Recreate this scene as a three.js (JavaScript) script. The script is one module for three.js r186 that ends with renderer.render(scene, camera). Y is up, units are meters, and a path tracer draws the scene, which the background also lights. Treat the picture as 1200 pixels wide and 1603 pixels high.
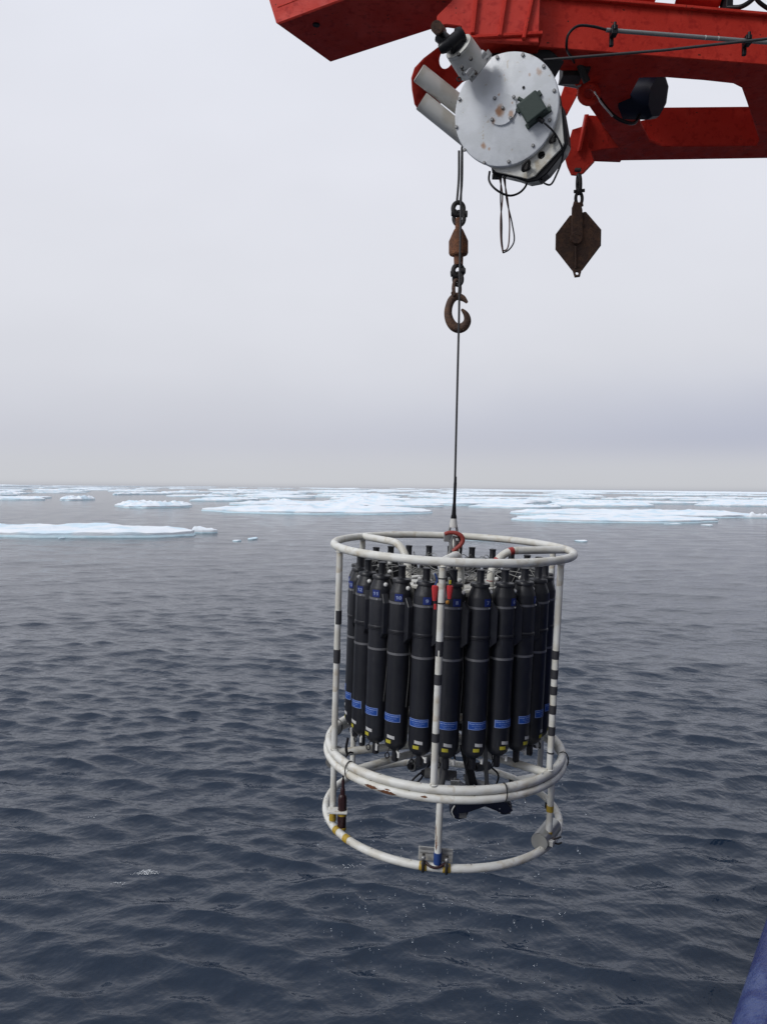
import * as THREE from 'three';
import { mergeGeometries, toCreasedNormals } from 'three/addons/utils/BufferGeometryUtils.js';
import { RoundedBoxGeometry } from 'three/addons/geometries/RoundedBoxGeometry.js';

// ------------------------------------------------------------------ camera, sky, sun, exposure
const V = (x, y, z) => new THREE.Vector3(x, y, z);
const D = Math.PI / 180;
const scene = new THREE.Scene();
const EYE = 5.0, FPX = 1204, CX = 600, CY = 801.5;           // eye height over the sea; lens in photo pixels
const camera = new THREE.PerspectiveCamera(2 * Math.atan(CY / FPX) / D, 766 / 1024, 0.05, 30000);
camera.position.set(0, EYE, 0);
camera.rotation.order = 'XYZ';
camera.rotation.set(-1.855 * D, 0, 0);
camera.rotateZ(0.53 * D);
camera.focus = 5.2;
camera.userData.fStop = 16;
camera.updateMatrixWorld(true);

function seeded(s) { return () => { s |= 0; s = s + 0x6D2B79F5 | 0; let t = Math.imul(s ^ s >>> 15, 1 | s); t = t + Math.imul(t ^ t >>> 7, 61 | t) ^ t; return ((t ^ t >>> 14) >>> 0) / 4294967296; }; }
const hash2 = (x, y, s) => { let h = Math.imul(x, 374761393) + Math.imul(y, 668265263) + Math.imul(s, 1442695041) | 0; h = Math.imul(h ^ h >>> 13, 1274126177); return ((h ^ h >>> 16) >>> 0) / 4294967296; };
const mod = (a, n) => ((a % n) + n) % n;
function vnoise(x, y, s = 1, per = 0) {                       // value noise, periodic when per > 0
  const xi = Math.floor(x), yi = Math.floor(y), fx = x - xi, fy = y - yi;
  const u = fx * fx * (3 - 2 * fx), v = fy * fy * (3 - 2 * fy);
  const w = per ? (a, b) => hash2(mod(a, per), mod(b, per), s) : (a, b) => hash2(a, b, s);
  return (w(xi, yi) * (1 - u) + w(xi + 1, yi) * u) * (1 - v) + (w(xi, yi + 1) * (1 - u) + w(xi + 1, yi + 1) * u) * v;
}
function fbm(x, y, s = 1, oct = 4, per = 0) { let a = 0, k = 0.5, f = 1, n = 0; for (let i = 0; i < oct; i++) { a += k * vnoise(x * f, y * f, s + i * 17, per ? per * f : 0); n += k; k *= 0.5; f *= 2; } return a / n; }
const clamp = (x, a = 0, b = 1) => Math.min(b, Math.max(a, x));
const sst = (a, b, x) => { const t = clamp((x - a) / (b - a)); return t * t * (3 - 2 * t); };
const lin = c => { c /= 255; return c <= 0.04045 ? c / 12.92 : Math.pow((c + 0.055) / 1.055, 2.4); };

// overcast sky: pale zenith, greyer towards the horizon, a soft blue-grey bank low down
{
  const w = 1024, h = 512, data = new Float32Array(w * h * 4);
  const keys = [[-90, 150, 154, 165], [-1, 196, 198, 205], [0.3, 201, 203, 208], [1.5, 202, 204, 210], [3, 202, 204, 213], [8, 216, 218, 226], [14, 223, 225, 233], [22, 226, 228, 237], [33, 227, 230, 240], [90, 229, 232, 241]];
  for (let j = 0; j < h; j++) {
    const e = ((j + 0.5) / h - 0.5) * 180;
    let k = 0; while (k < keys.length - 2 && e > keys[k + 1][0]) k++;
    const A = keys[k], B = keys[k + 1], t = clamp((e - A[0]) / (B[0] - A[0]));
    const base = [1, 2, 3].map(i => lin(A[i]) * (1 - t) + lin(B[i]) * t);
    for (let i = 0; i < w; i++) {
      const az = ((i + 0.5) / w - 0.5) * 2 * Math.PI;          // atan2(z, x)
      const cx = Math.cos(az), cz = Math.sin(az);
      const rel = Math.atan2(cx, -cz) / D;                     // degrees right of the view axis
      const n1 = fbm(cx * 2.1 + 7, cz * 2.1 + e * 0.03 + 3, 5, 3), n2 = fbm(cx * 5 + 1, cz * 5 + e * 0.16, 9, 4), n3 = fbm(cx * 9 + 2, cz * 9 + e * 0.35 + 0.4 * n2, 15, 4);
      // low bank, thicker to the right of the view and in other places round the horizon
      const where = 0.05 + 0.95 * Math.pow(0.5 + 0.5 * Math.cos((rel - 38) * D * 2), 2.6);
      const bank = where * sst(1.3, 3.8, e) * (1 - sst(3.2, 10.5, e + 3 * (n2 - 0.5))) * (0.75 + 0.5 * n2);
      const veil = 1 + 0.07 * (n1 - 0.5) + 0.04 * (n2 - 0.5) + 0.035 * (n3 - 0.5) * sst(0, 6, e) - 0.03 * sst(0, 60, Math.abs(rel - (-20))) * (1 - sst(20, 60, e));
      const o = (j * w + i) * 4;
      data[o] = base[0] * veil * (1 - 0.205 * bank);
      data[o + 1] = base[1] * veil * (1 - 0.18 * bank);
      data[o + 2] = base[2] * veil * (1 - 0.10 * bank);
      data[o + 3] = 1;
    }
  }
  const sky = new THREE.DataTexture(data, w, h, THREE.RGBAFormat, THREE.FloatType);
  sky.mapping = THREE.EquirectangularReflectionMapping; sky.magFilter = THREE.LinearFilter; sky.minFilter = THREE.LinearFilter; sky.colorSpace = THREE.LinearSRGBColorSpace;
  sky.needsUpdate = true;
  scene.background = sky; scene.environment = sky;
}
// veiled sun, high on the left behind the photographer
const sun = new THREE.DirectionalLight(new THREE.Color(1, 0.985, 0.965), 1.5);
sun.position.set(-27, 25, 22).add(V(0, 5, -5)); sun.target.position.set(0, 5, -5);
sun.castShadow = true; sun.shadow.radius = 34; sun.shadow.mapSize.set(2048, 2048);
Object.assign(sun.shadow.camera, { left: -12, right: 12, top: 12, bottom: -12, near: 1, far: 120 });
scene.add(sun, sun.target);

const renderer = new THREE.WebGLRenderer({ antialias: true });
renderer.setSize(766, 1024);
renderer.toneMapping = THREE.LinearToneMapping;
renderer.toneMappingExposure = 1.0;
renderer.shadowMap.enabled = true; renderer.shadowMap.type = THREE.PCFSoftShadowMap;

// ------------------------------------------------------------------ photo pixel -> direction -> point on a real plane
function ray(px, py) { const d = V((px - CX) / FPX, -(py - CY) / FPX, -1).applyQuaternion(camera.quaternion); return d.multiplyScalar(1 / -d.z); }
const at = (px, py, depth) => camera.position.clone().addScaledVector(ray(px, py), depth);
function onLevel(px, py, y) { const d = ray(px, py); return camera.position.clone().addScaledVector(d, (y - EYE) / d.y); }
function onPlane(px, py, p, n) { const d = ray(px, py); return camera.position.clone().addScaledVector(d, (p.clone().sub(camera.position)).dot(n) / d.dot(n)); }

// ------------------------------------------------------------------ textures
function dataTex(n, f, srgb = true) {
  const d = new Uint8Array(n * n * 4);
  for (let y = 0; y < n; y++) for (let x = 0; x < n; x++) { const c = f(x / n, y / n), o = (y * n + x) * 4; d[o] = clamp(c[0]) * 255; d[o + 1] = clamp(c[1]) * 255; d[o + 2] = clamp(c[2]) * 255; d[o + 3] = 255; }
  const t = new THREE.DataTexture(d, n, n, THREE.RGBAFormat); t.wrapS = t.wrapT = THREE.RepeatWrapping; t.magFilter = THREE.LinearFilter; t.minFilter = THREE.LinearMipmapLinearFilter; t.generateMipmaps = true;
  if (srgb) t.colorSpace = THREE.SRGBColorSpace; t.needsUpdate = true; return t;
}
const mixc = (a, b, t) => [a[0] + (b[0] - a[0]) * t, a[1] + (b[1] - a[1]) * t, a[2] + (b[2] - a[2]) * t];
const rep = (t, s) => { const c = t.clone(); c.repeat.set(1 / s, 1 / s); c.needsUpdate = true; return c; };

// chipped, slightly rusty white paint
const whiteTex = dataTex(512, (u, v) => {
  const n = fbm(u * 8, v * 8, 3, 5, 8), m = fbm(u * 24, v * 24, 8, 3, 24), g = fbm(u * 4, v * 4, 30, 4, 4);
  let c = mixc([0.86, 0.86, 0.84], [0.80, 0.79, 0.75], sst(0.4, 0.75, n));
  c = mixc(c, [0.66, 0.60, 0.50], 0.55 * sst(0.62, 0.78, g) * sst(0.4, 0.7, m));
  const chip = sst(0.735, 0.77, 0.6 * fbm(u * 16, v * 16, 61, 4, 16) + 0.4 * fbm(u * 48, v * 48, 71, 3, 48));
  c = mixc(c, [0.33, 0.27, 0.22], chip * 0.9);
  return c;
});
const redTex = dataTex(512, (u, v) => {
  const n = fbm(u * 6, v * 6, 13, 5, 6), m = fbm(u * 32, v * 32, 18, 4, 32), s = fbm(u * 40, v * 5, 44, 3, 40);
  let c = mixc([0.72, 0.185, 0.14], [0.77, 0.225, 0.175], sst(0.35, 0.7, n));
  c = mixc(c, [0.57, 0.10, 0.08], 0.5 * sst(0.55, 0.8, m));
  c = mixc(c, [0.46, 0.17, 0.14], 0.4 * sst(0.66, 0.78, s * 0.6 + n * 0.4));
  const chip = sst(0.76, 0.79, 0.55 * fbm(u * 14, v * 14, 161, 4, 14) + 0.45 * fbm(u * 60, v * 60, 171, 2, 60));
  return mixc(c, [0.28, 0.13, 0.10], chip);
});
const plasticTex = dataTex(512, (u, v) => {
  const n = fbm(u * 10, v * 10, 23, 4, 10), s = fbm(u * 90, v * 4, 29, 3, 90), m = fbm(u * 60, v * 60, 33, 2, 60);
  let c = mixc([0.095, 0.10, 0.125], [0.125, 0.13, 0.155], n);
  c = mixc(c, [0.34, 0.35, 0.37], 0.5 * sst(0.74, 0.86, s) * sst(0.45, 0.6, n));
  return mixc(c, [0.38, 0.38, 0.38], 0.5 * sst(0.82, 0.9, 0.5 * m + 0.5 * n));
});
const rustTex = dataTex(512, (u, v) => {
  const n = fbm(u * 8, v * 8, 83, 5, 8), m = fbm(u * 40, v * 40, 88, 4, 40);
  let c = mixc([0.34, 0.27, 0.235], [0.43, 0.33, 0.26], sst(0.35, 0.7, n));
  return mixc(c, [0.24, 0.19, 0.17], 0.7 * sst(0.5, 0.75, m));
});
const grainBump = dataTex(256, (u, v) => { const n = 0.6 * fbm(u * 16, v * 16, 101, 4, 16) + 0.4 * fbm(u * 64, v * 64, 104, 2, 64); return [n, n, n]; }, false);
const roughTex = dataTex(256, (u, v) => { const n = 0.55 + 0.45 * fbm(u * 8, v * 8, 111, 5, 8); return [n, n, n]; }, false);
function std(o) { return new THREE.MeshPhysicalMaterial(o); }
const M = {
  white: std({ map: rep(whiteTex, 0.7), roughness: 0.62, roughnessMap: rep(roughTex, 0.4), bumpMap: rep(grainBump, 0.25), bumpScale: 0.0012 }),
  red: std({ map: rep(redTex, 0.9), specularIntensity: 0.35, roughness: 0.75, roughnessMap: rep(roughTex, 0.5), bumpMap: rep(grainBump, 0.3), bumpScale: 0.0018 }),
  redLit: std({ map: rep(redTex, 0.9), color: new THREE.Color(1.08, 1.6, 1.9), specularIntensity: 0.35, roughness: 0.75, roughnessMap: rep(roughTex, 0.5), bumpMap: rep(grainBump, 0.3), bumpScale: 0.0018 }),  // washed-out red: glare on the lit crane tip and beam put into the colour
  plastic: std({ map: rep(plasticTex, 0.5), roughness: 0.55, roughnessMap: rep(roughTex, 0.3), bumpMap: rep(grainBump, 0.12), bumpScale: 0.0006 }),
  black: std({ color: new THREE.Color(0.012, 0.012, 0.015), specularIntensity: 0.45, roughness: 0.55, roughnessMap: rep(roughTex, 0.3) }),
  rubber: std({ color: new THREE.Color(0.03, 0.03, 0.034), roughness: 0.75 }),
  tape: std({ color: new THREE.Color(0.035, 0.035, 0.04), roughness: 0.6 }),
  redTape: std({ color: new THREE.Color(0.33, 0.035, 0.03), roughness: 0.55 }),
  yellowTape: std({ color: new THREE.Color(0.42, 0.28, 0.03), roughness: 0.5 }),
  blueTape: std({ color: new THREE.Color(0.015, 0.05, 0.2), roughness: 0.5 }),
  yellow: std({ color: new THREE.Color(0.42, 0.37, 0.03), roughness: 0.6 }),
  paper: std({ color: new THREE.Color(0.5, 0.5, 0.5), roughness: 0.7 }),
  steel: std({ color: new THREE.Color(0.52, 0.52, 0.52), metalness: 0.85, roughness: 0.38, roughnessMap: rep(roughTex, 0.2) }),
  plate: std({ color: new THREE.Color(0.42, 0.42, 0.41), metalness: 0.25, roughness: 0.4, bumpMap: rep(grainBump, 0.08), bumpScale: 0.0008 }),
  brushed: std({ color: new THREE.Color(0.36, 0.36, 0.35), metalness: 0.8, roughness: 0.36 }),
  housePaint: std({ color: new THREE.Color(0.3, 0.31, 0.32), roughness: 0.6, bumpMap: rep(grainBump, 0.4), bumpScale: 0.002 }),
  bandSteel: std({ color: new THREE.Color(0.2, 0.2, 0.21), metalness: 0.5, roughness: 0.5, roughnessMap: rep(roughTex, 0.1) }),
  dullSteel: std({ color: new THREE.Color(0.3, 0.3, 0.3), metalness: 0.6, roughness: 0.55, roughnessMap: rep(roughTex, 0.2) }),
  cable: std({ color: new THREE.Color(0.035, 0.035, 0.038), roughness: 0.55 }),
  rust: std({ map: rep(rustTex, 0.25), color: new THREE.Color(0.95, 0.88, 0.84), roughness: 0.8, bumpMap: rep(grainBump, 0.06), bumpScale: 0.002 }),
  orangeRust: std({ map: rep(rustTex, 0.2), color: new THREE.Color(1.35, 0.86, 0.52), roughness: 0.75, bumpMap: rep(grainBump, 0.06), bumpScale: 0.002 }),
  darkIron: std({ color: new THREE.Color(0.03, 0.028, 0.028), roughness: 0.6, metalness: 0.3, bumpMap: rep(grainBump, 0.05), bumpScale: 0.002 }),
  brownWire: std({ color: new THREE.Color(0.09, 0.035, 0.025), roughness: 0.6 }),
  redFabric: std({ color: new THREE.Color(0.5, 0.03, 0.035), roughness: 0.8 }),
  shackleRed: std({ color: new THREE.Color(0.3, 0.045, 0.035), roughness: 0.5, bumpMap: rep(grainBump, 0.06), bumpScale: 0.001 }),
  whiteKnob: std({ color: new THREE.Color(0.66, 0.66, 0.64), roughness: 0.5 }),
  line: std({ color: new THREE.Color(0.24, 0.24, 0.23), roughness: 0.5 }),
  greenBox: std({ color: new THREE.Color(0.03, 0.05, 0.043), roughness: 0.6, bumpMap: rep(grainBump, 0.08), bumpScale: 0.001 }),
  navy: std({ color: new THREE.Color(0.006, 0.009, 0.024), specularIntensity: 0.4, roughness: 0.5 }),
  grey: std({ color: new THREE.Color(0.14, 0.14, 0.14), roughness: 0.55, bumpMap: rep(grainBump, 0.1), bumpScale: 0.001 }),
  maroon: std({ color: new THREE.Color(0.026, 0.006, 0.007), roughness: 0.35 }),
};

// ------------------------------------------------------------------ geometry helpers
function planarUV(g) {                                         // uv in metres from the dominant axis of each face
  if (g.index) g = g.toNonIndexed();
  const p = g.attributes.position, n = g.attributes.normal, uv = new Float32Array(p.count * 2);
  for (let i = 0; i < p.count; i++) {
    const a = Math.abs(n.getX(i)), b = Math.abs(n.getY(i)), c = Math.abs(n.getZ(i));
    const [u, v] = a > b && a > c ? [p.getZ(i), p.getY(i)] : b > c ? [p.getX(i), p.getZ(i)] : [p.getX(i), p.getY(i)];
    uv[2 * i] = u; uv[2 * i + 1] = v;
  }
  g.setAttribute('uv', new THREE.BufferAttribute(uv, 2)); return g;
}
// tube of varying radius along points, uv in metres, capped
function sweep(pts, rad, sides = 10, closed = false, flat = 1) {
  const n = pts.length, R = i => typeof rad === 'function' ? rad(i / (n - 1)) : Array.isArray(rad) ? rad[i] : rad;
  const pos = [], nor = [], uv = [], idx = [], rings = closed ? n + 1 : n;
  const tan = i => closed ? pts[mod(i + 1, n)].clone().sub(pts[mod(i - 1, n)]).normalize() : pts[Math.min(i + 1, n - 1)].clone().sub(pts[Math.max(i - 1, 0)]).normalize();
  let T = tan(0), N = Math.abs(T.y) < 0.9 ? V(0, 1, 0) : V(1, 0, 0); N.addScaledVector(T, -N.dot(T)).normalize();
  let len = 0; const ringsPos = [];
  for (let k = 0; k < rings; k++) {
    const i = closed ? k % n : k; if (k) len += pts[i].distanceTo(pts[mod(i - 1, n)]);
    T = tan(i); N.addScaledVector(T, -N.dot(T)).normalize(); const B = T.clone().cross(N), r = R(i);
    for (let s = 0; s <= sides; s++) {
      const a = s / sides * 2 * Math.PI, d = N.clone().multiplyScalar(Math.cos(a)).addScaledVector(B, Math.sin(a) * flat);
      pos.push(pts[i].x + d.x * r, pts[i].y + d.y * r, pts[i].z + d.z * r); const nn = d.clone().normalize(); nor.push(nn.x, nn.y, nn.z); uv.push(a * r, len);
    }
    ringsPos.push(k * (sides + 1));
  }
  for (let k = 0; k < rings - 1; k++) for (let s = 0; s < sides; s++) { const a = k * (sides + 1) + s, b = a + sides + 1; idx.push(a, a + 1, b, b, a + 1, b + 1); }
  if (!closed) for (const [k, sg] of [[0, -1], [rings - 1, 1]]) {
    const c = pos.length / 3, t = tan(k).multiplyScalar(sg), P = pts[k];
    pos.push(P.x, P.y, P.z); nor.push(t.x, t.y, t.z); uv.push(0, 0);
    for (let s = 0; s <= sides; s++) { const q = (ringsPos[k] + s) * 3; pos.push(pos[q], pos[q + 1], pos[q + 2]); nor.push(t.x, t.y, t.z); uv.push(pos[q] - P.x, pos[q + 1] - P.y); }
    for (let s = 0; s < sides; s++) sg > 0 ? idx.push(c, c + 1 + s, c + 2 + s) : idx.push(c, c + 2 + s, c + 1 + s);
  }
  const g = new THREE.BufferGeometry(); g.setAttribute('position', new THREE.Float32BufferAttribute(pos, 3)); g.setAttribute('normal', new THREE.Float32BufferAttribute(nor, 3)); g.setAttribute('uv', new THREE.Float32BufferAttribute(uv, 2)); g.setIndex(idx);
  return g;
}
const curve = (pts, n = 24, closed = false) => new THREE.CatmullRomCurve3(pts, closed, 'centripetal').getPoints(n);
const hose = (pts, r, n = 28, sides = 7) => sweep(curve(pts, n), r, sides);
const rod = (a, b, r, sides = 12) => sweep([a, b], r, sides);
function ringGeo(R, y, r, n = 120, sides = 14) { const p = []; for (let i = 0; i < n; i++) { const a = i / n * 2 * Math.PI; p.push(V(R * Math.sin(a), y, R * Math.cos(a))); } return sweep(p, r, sides, true); }
function arcGeo(R, y, r, a0, a1, n = 10, sides = 14) { const p = []; for (let i = 0; i <= n; i++) { const a = a0 + (a1 - a0) * i / n; p.push(V(R * Math.sin(a), y, R * Math.cos(a))); } return sweep(p, r, sides); }
function lathe(prof, seg = 28, y = true) {
  let g = new THREE.LatheGeometry(prof.map(([r, h]) => new THREE.Vector2(Math.max(r, 1e-4), h)), seg);
  const p = g.attributes.position, uv = g.attributes.uv; for (let i = 0; i < p.count; i++) uv.setXY(i, Math.atan2(p.getX(i), p.getZ(i)) * 0.066, p.getY(i));
  return toCreasedNormals(g, 0.6);
}
// prism: outline points in 3D (coplanar), extruded along dir by t with a small bevel
function slab(points, normal, t, holes = [], bevel = 0.004) {
  const n = normal.clone().normalize(), o = points[0].clone();
  const u = Math.abs(n.y) < 0.9 ? V(0, 1, 0).cross(n).normalize() : V(1, 0, 0).addScaledVector(n, -n.x).normalize(), v = n.clone().cross(u);
  const to2 = p => { const q = p.clone().sub(o); return new THREE.Vector2(q.dot(u), q.dot(v)); };
  let pl = points.map(to2); if (THREE.ShapeUtils.isClockWise(pl)) pl = pl.reverse();
  const sh = new THREE.Shape(pl);
  for (const h of holes) sh.holes.push(new THREE.Path(h.map(to2)));
  let g = new THREE.ExtrudeGeometry(sh, { depth: t - 2 * bevel, bevelEnabled: bevel > 0, bevelThickness: bevel, bevelSize: bevel, bevelOffset: -bevel, bevelSegments: 1, curveSegments: 12 });
  g.translate(0, 0, bevel);
  g.applyMatrix4(new THREE.Matrix4().makeBasis(u, v, n).setPosition(o));
  g.computeVertexNormals();
  return planarUV(g);
}
const circle3 = (c, u, v, r, n = 20, ry = r) => Array.from({ length: n }, (_, i) => c.clone().addScaledVector(u, r * Math.cos(i / n * 2 * Math.PI)).addScaledVector(v, ry * Math.sin(i / n * 2 * Math.PI)));
function rbox(w, h, d, c, q, r = 0.004) { const g = new RoundedBoxGeometry(w, h, d, 2, Math.min(r, w / 2.1, h / 2.1, d / 2.1)); if (q) g.applyQuaternion(q); g.translate(c.x, c.y, c.z); return planarUV(g); }
const disc = (c, n, r, t, sides = 24) => sweep([c, c.clone().addScaledVector(n, t * 0.85), c.clone().addScaledVector(n, t)], [r, r, r * 0.93], sides);
function join(list) { return mergeGeometries(list.map(g => { if (g.index) g = g.toNonIndexed(); for (const k of Object.keys(g.attributes)) if (!['position', 'normal', 'uv'].includes(k)) g.deleteAttribute(k); return g; })); }

// ------------------------------------------------------------------ object helpers
const taken = {};
function numbered(name) { const n = taken[name] = (taken[name] ?? -1) + 1; return n ? `${name}_${String(n).padStart(3, '0')}` : name; }
function tag(o, label, category, group) { Object.assign(o.userData, { label, category }); if (group) o.userData.group = group; return o; }
function thing(name, label, category, origin, group) { const g = new THREE.Group(); g.name = numbered(name); g.position.copy(origin); scene.add(g); return tag(g, label, category, group); }
function mk(name, geo, mat, parent) { const m = new THREE.Mesh(geo, mat); m.name = name; m.castShadow = m.receiveShadow = true; parent.add(m); return m; }
function rootOf(o) { while (o.parent && o.parent !== scene) o = o.parent; return o; }
function mkw(name, geo, mat, parent) { const r = rootOf(parent); geo.translate(-r.position.x, -r.position.y, -r.position.z); return mk(name, geo, mat, parent); }   // geometry given in world metres
function single(name, geo, mat, label, category, group) { geo.computeBoundingBox(); const b = geo.boundingBox, o = V((b.min.x + b.max.x) / 2, b.min.y, (b.min.z + b.max.z) / 2); geo.translate(-o.x, -o.y, -o.z); const m = mk(numbered(name), geo, mat, scene); m.position.copy(o); return tag(m, label, category, group); }

// ================================================================== THE SEA
const waves = [];
const seaHeight = (x, z) => { let h = 0; for (const w of waves) h += w.A * Math.cos(w.kx * x + w.kz * z + w.ph); return h; };
{
  const rnd = seeded(77);
  // wind waves running roughly towards the ship, a spread of directions; slope-limited
  for (let i = 0; i < 84; i++) {
    const L = 0.15 * Math.pow(42, Math.pow(i / 83, 1.0)) * (0.92 + 0.16 * rnd());
    const spread = L > 0.38 ? (rnd() < 0.55 ? -0.42 : 0.30) + (rnd() + rnd() + rnd() - 1.5) * 0.30 : (rnd() + rnd() + rnd() - 1.5) * 1.1;
    const a = 0.10 + spread, k = 2 * Math.PI / L;
    const hump = Math.exp(-Math.pow(Math.log(L / 0.60) / 0.72, 2)), hump2 = Math.exp(-Math.pow(Math.log(L / 0.30) / 0.45, 2)), steep = (0.009 + 0.036 * hump + 0.014 * hump2) * (L > 4 ? Math.pow(4 / L, 1.2) : L < 0.4 ? Math.pow(L / 0.4, 0.5) : 1) * (0.6 + 0.8 * rnd());
    waves.push({ kx: k * Math.sin(a), kz: k * Math.cos(a), dx: Math.sin(a), dz: Math.cos(a), A: steep / k, ph: rnd() * 6.283, L });
  }
  waves.sort((a, b) => b.L - a.L);
  const radii = []; for (let r = 2.2; r < 6.2; r += 0.14) radii.push(r);
  let r = 6.2; while (r < 14000) { radii.push(r); r += Math.max(0.012, Math.min(r * r / 3845 * 1.15, 0.0062 * r)); }
  radii.push(15000);
  const angles = []; for (let a = -180; a < -33; a += 3) angles.push(a); for (let i = 0; i <= 560; i++) angles.push(-33 + 66 * i / 560); for (let a = 36; a <= 180; a += 3) angles.push(a);
  const nr = radii.length, na = angles.length, pos = new Float32Array(nr * na * 3), uv = new Float32Array(nr * na * 2), nor = new Float32Array(nr * na * 3);
  for (let j = 0; j < na; j++) {
    const th = angles[j] * D, sx = Math.sin(th), cz = -Math.cos(th), da = Math.abs(angles[j]) <= 33 ? 66 / 560 * D : 3 * D;
    for (let i = 0; i < nr; i++) {
      const R = radii[i], dr = i ? R - radii[i - 1] : 0.14, x0 = R * sx, z0 = R * cz, sp = Math.max(Math.min(dr, 3 * R * da) * 0.9, R * da);
      const cut = Math.max(2.2 * dr, 2.6 * R * da);
      let X = x0, Y = 0, Z = z0, nx = 0, nz = 0;
      // gusts: patches where the short waves stand higher
      const gust = 0.45 + 1.1 * fbm(x0 * 0.13 + 40, z0 * 0.11 + 9, 3, 2);
      const calm = 0.62 + 0.7 * fbm(x0 * 0.045 + 11, z0 * 0.04 + 27, 8, 2);
      for (const w of waves) {
        if (w.L < cut) break;
        const f = Math.min(1, (w.L - cut) / cut) * (w.L < 0.6 ? gust * calm : w.L < 1.8 ? calm : 1), p = w.kx * x0 + w.kz * z0 + w.ph, s = Math.sin(p), c = Math.cos(p), A = w.A * f;
        const ch = w.L > 0.35 ? 1.5 : 0.4; Y += A * c; X -= ch * A * w.dx * s; Z -= ch * A * w.dz * s; nx += A * w.kx * s; nz += A * w.kz * s;
      }
      const o = (j * nr + i); pos[o * 3] = X; pos[o * 3 + 1] = Y; pos[o * 3 + 2] = Z;
      const q = 1 / Math.hypot(nx, 1, nz); nor[o * 3] = nx * q; nor[o * 3 + 1] = q; nor[o * 3 + 2] = nz * q;
      uv[o * 2] = x0; uv[o * 2 + 1] = -z0;
    }
  }
  const idx = new Uint32Array((nr - 1) * (na - 1) * 6); let q = 0;
  for (let j = 0; j < na - 1; j++) for (let i = 0; i < nr - 1; i++) { const a = j * nr + i, b = a + nr; idx[q++] = a; idx[q++] = b; idx[q++] = a + 1; idx[q++] = b; idx[q++] = b + 1; idx[q++] = a + 1; }
  for (let t = 0; t < idx.length; t += 3) { const s = idx[t + 1]; idx[t + 1] = idx[t + 2]; idx[t + 2] = s; }
  const g = new THREE.BufferGeometry(); g.setAttribute('position', new THREE.BufferAttribute(pos, 3)); g.setAttribute('uv', new THREE.BufferAttribute(uv, 2)); g.setIndex(new THREE.BufferAttribute(idx, 1)); g.computeVertexNormals();
  // short ripples as a tiling normal map (sum of whole-number waves)
  const N = 1024, T = 3.7, hgt = new Float32Array(N * N), comp = [], rr = seeded(5);
  for (let i = 0; i < 110; i++) {
    const L = 0.055 * Math.pow(14, rr()), a = 0.22 + (rr() + rr() + rr() - 1.5) * 1.5;
    const m = Math.round(T / L * Math.sin(a)), n = Math.round(T / L * Math.cos(a)); if (!m && !n) continue;
    const k = 2 * Math.PI * Math.hypot(m, n) / T; comp.push([m, n, 0.0090 / k * (0.5 + rr()), rr() * 6.283]);
  }
  const sn = new Float32Array(4096); for (let i = 0; i < 4096; i++) sn[i] = Math.sin(i / 4096 * 2 * Math.PI);
  for (const [m, n, A, ph] of comp) { const p0 = ph / 6.283 * 4096; for (let y = 0; y < N; y++) for (let x = 0; x < N; x++) hgt[y * N + x] += A * sn[(((m * x - n * y) * 4 + p0) | 0) & 4095]; }
  const nd = new Uint8Array(N * N * 4), px = T / N;
  for (let y = 0; y < N; y++) for (let x = 0; x < N; x++) {
    const dx = (hgt[y * N + (x + 1) % N] - hgt[y * N + (x + N - 1) % N]) / (2 * px), dy = (hgt[((y + 1) % N) * N + x] - hgt[((y + N - 1) % N) * N + x]) / (2 * px);
    const q2 = 1 / Math.hypot(dx, dy, 1), o = (y * N + x) * 4; nd[o] = (-dx * q2 * 0.5 + 0.5) * 255; nd[o + 1] = (-dy * q2 * 0.5 + 0.5) * 255; nd[o + 2] = (q2 * 0.5 + 0.5) * 255; nd[o + 3] = 255;
  }
  const nt = new THREE.DataTexture(nd, N, N, THREE.RGBAFormat); nt.wrapS = nt.wrapT = THREE.RepeatWrapping; nt.magFilter = THREE.LinearFilter; nt.needsUpdate = true; nt.repeat.set(1 / T, 1 / T);
  // capillary ripples, a few centimetres long
  const NB = 512, TB = 1.13, hb = new Float32Array(NB * NB), rb = seeded(91);
  for (let i = 0; i < 70; i++) {
    const L = 0.022 * Math.pow(7, rb()), a = 0.22 + (rb() + rb() + rb() - 1.5) * 1.7, m = Math.round(TB / L * Math.sin(a)), n = Math.round(TB / L * Math.cos(a)); if (!m && !n) continue;
    const A = 0.0105 / (2 * Math.PI * Math.hypot(m, n) / TB) * (0.5 + rb()), p0 = rb() * 4096;
    for (let y = 0; y < NB; y++) for (let x = 0; x < NB; x++) hb[y * NB + x] += A * sn[(((m * x - n * y) * 8 + p0) | 0) & 4095];
  }
  let lo = Infinity, hi = -Infinity; for (const v of hb) { lo = Math.min(lo, v); hi = Math.max(hi, v); }
  const bd = new Uint8Array(NB * NB * 4); for (let i = 0; i < NB * NB; i++) { const v = (hb[i] - lo) / (hi - lo) * 255; bd[i * 4] = bd[i * 4 + 1] = bd[i * 4 + 2] = v; bd[i * 4 + 3] = 255; }
  const bt = new THREE.DataTexture(bd, NB, NB, THREE.RGBAFormat); bt.wrapS = bt.wrapT = THREE.RepeatWrapping; bt.magFilter = THREE.LinearFilter; bt.needsUpdate = true; bt.repeat.set(1 / TB, 1 / TB);
  const sea = mk('sea', g, std({ color: new THREE.Color(0.0098, 0.0205, 0.040), roughness: 0.09, ior: 1.333, normalMap: nt, normalScale: new THREE.Vector2(1, 1), bumpMap: bt, bumpScale: hi - lo }), scene);
  sea.userData = { kind: 'structure', label: 'dark blue grey open sea with short choppy wind waves', category: 'sea' };
}

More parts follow.
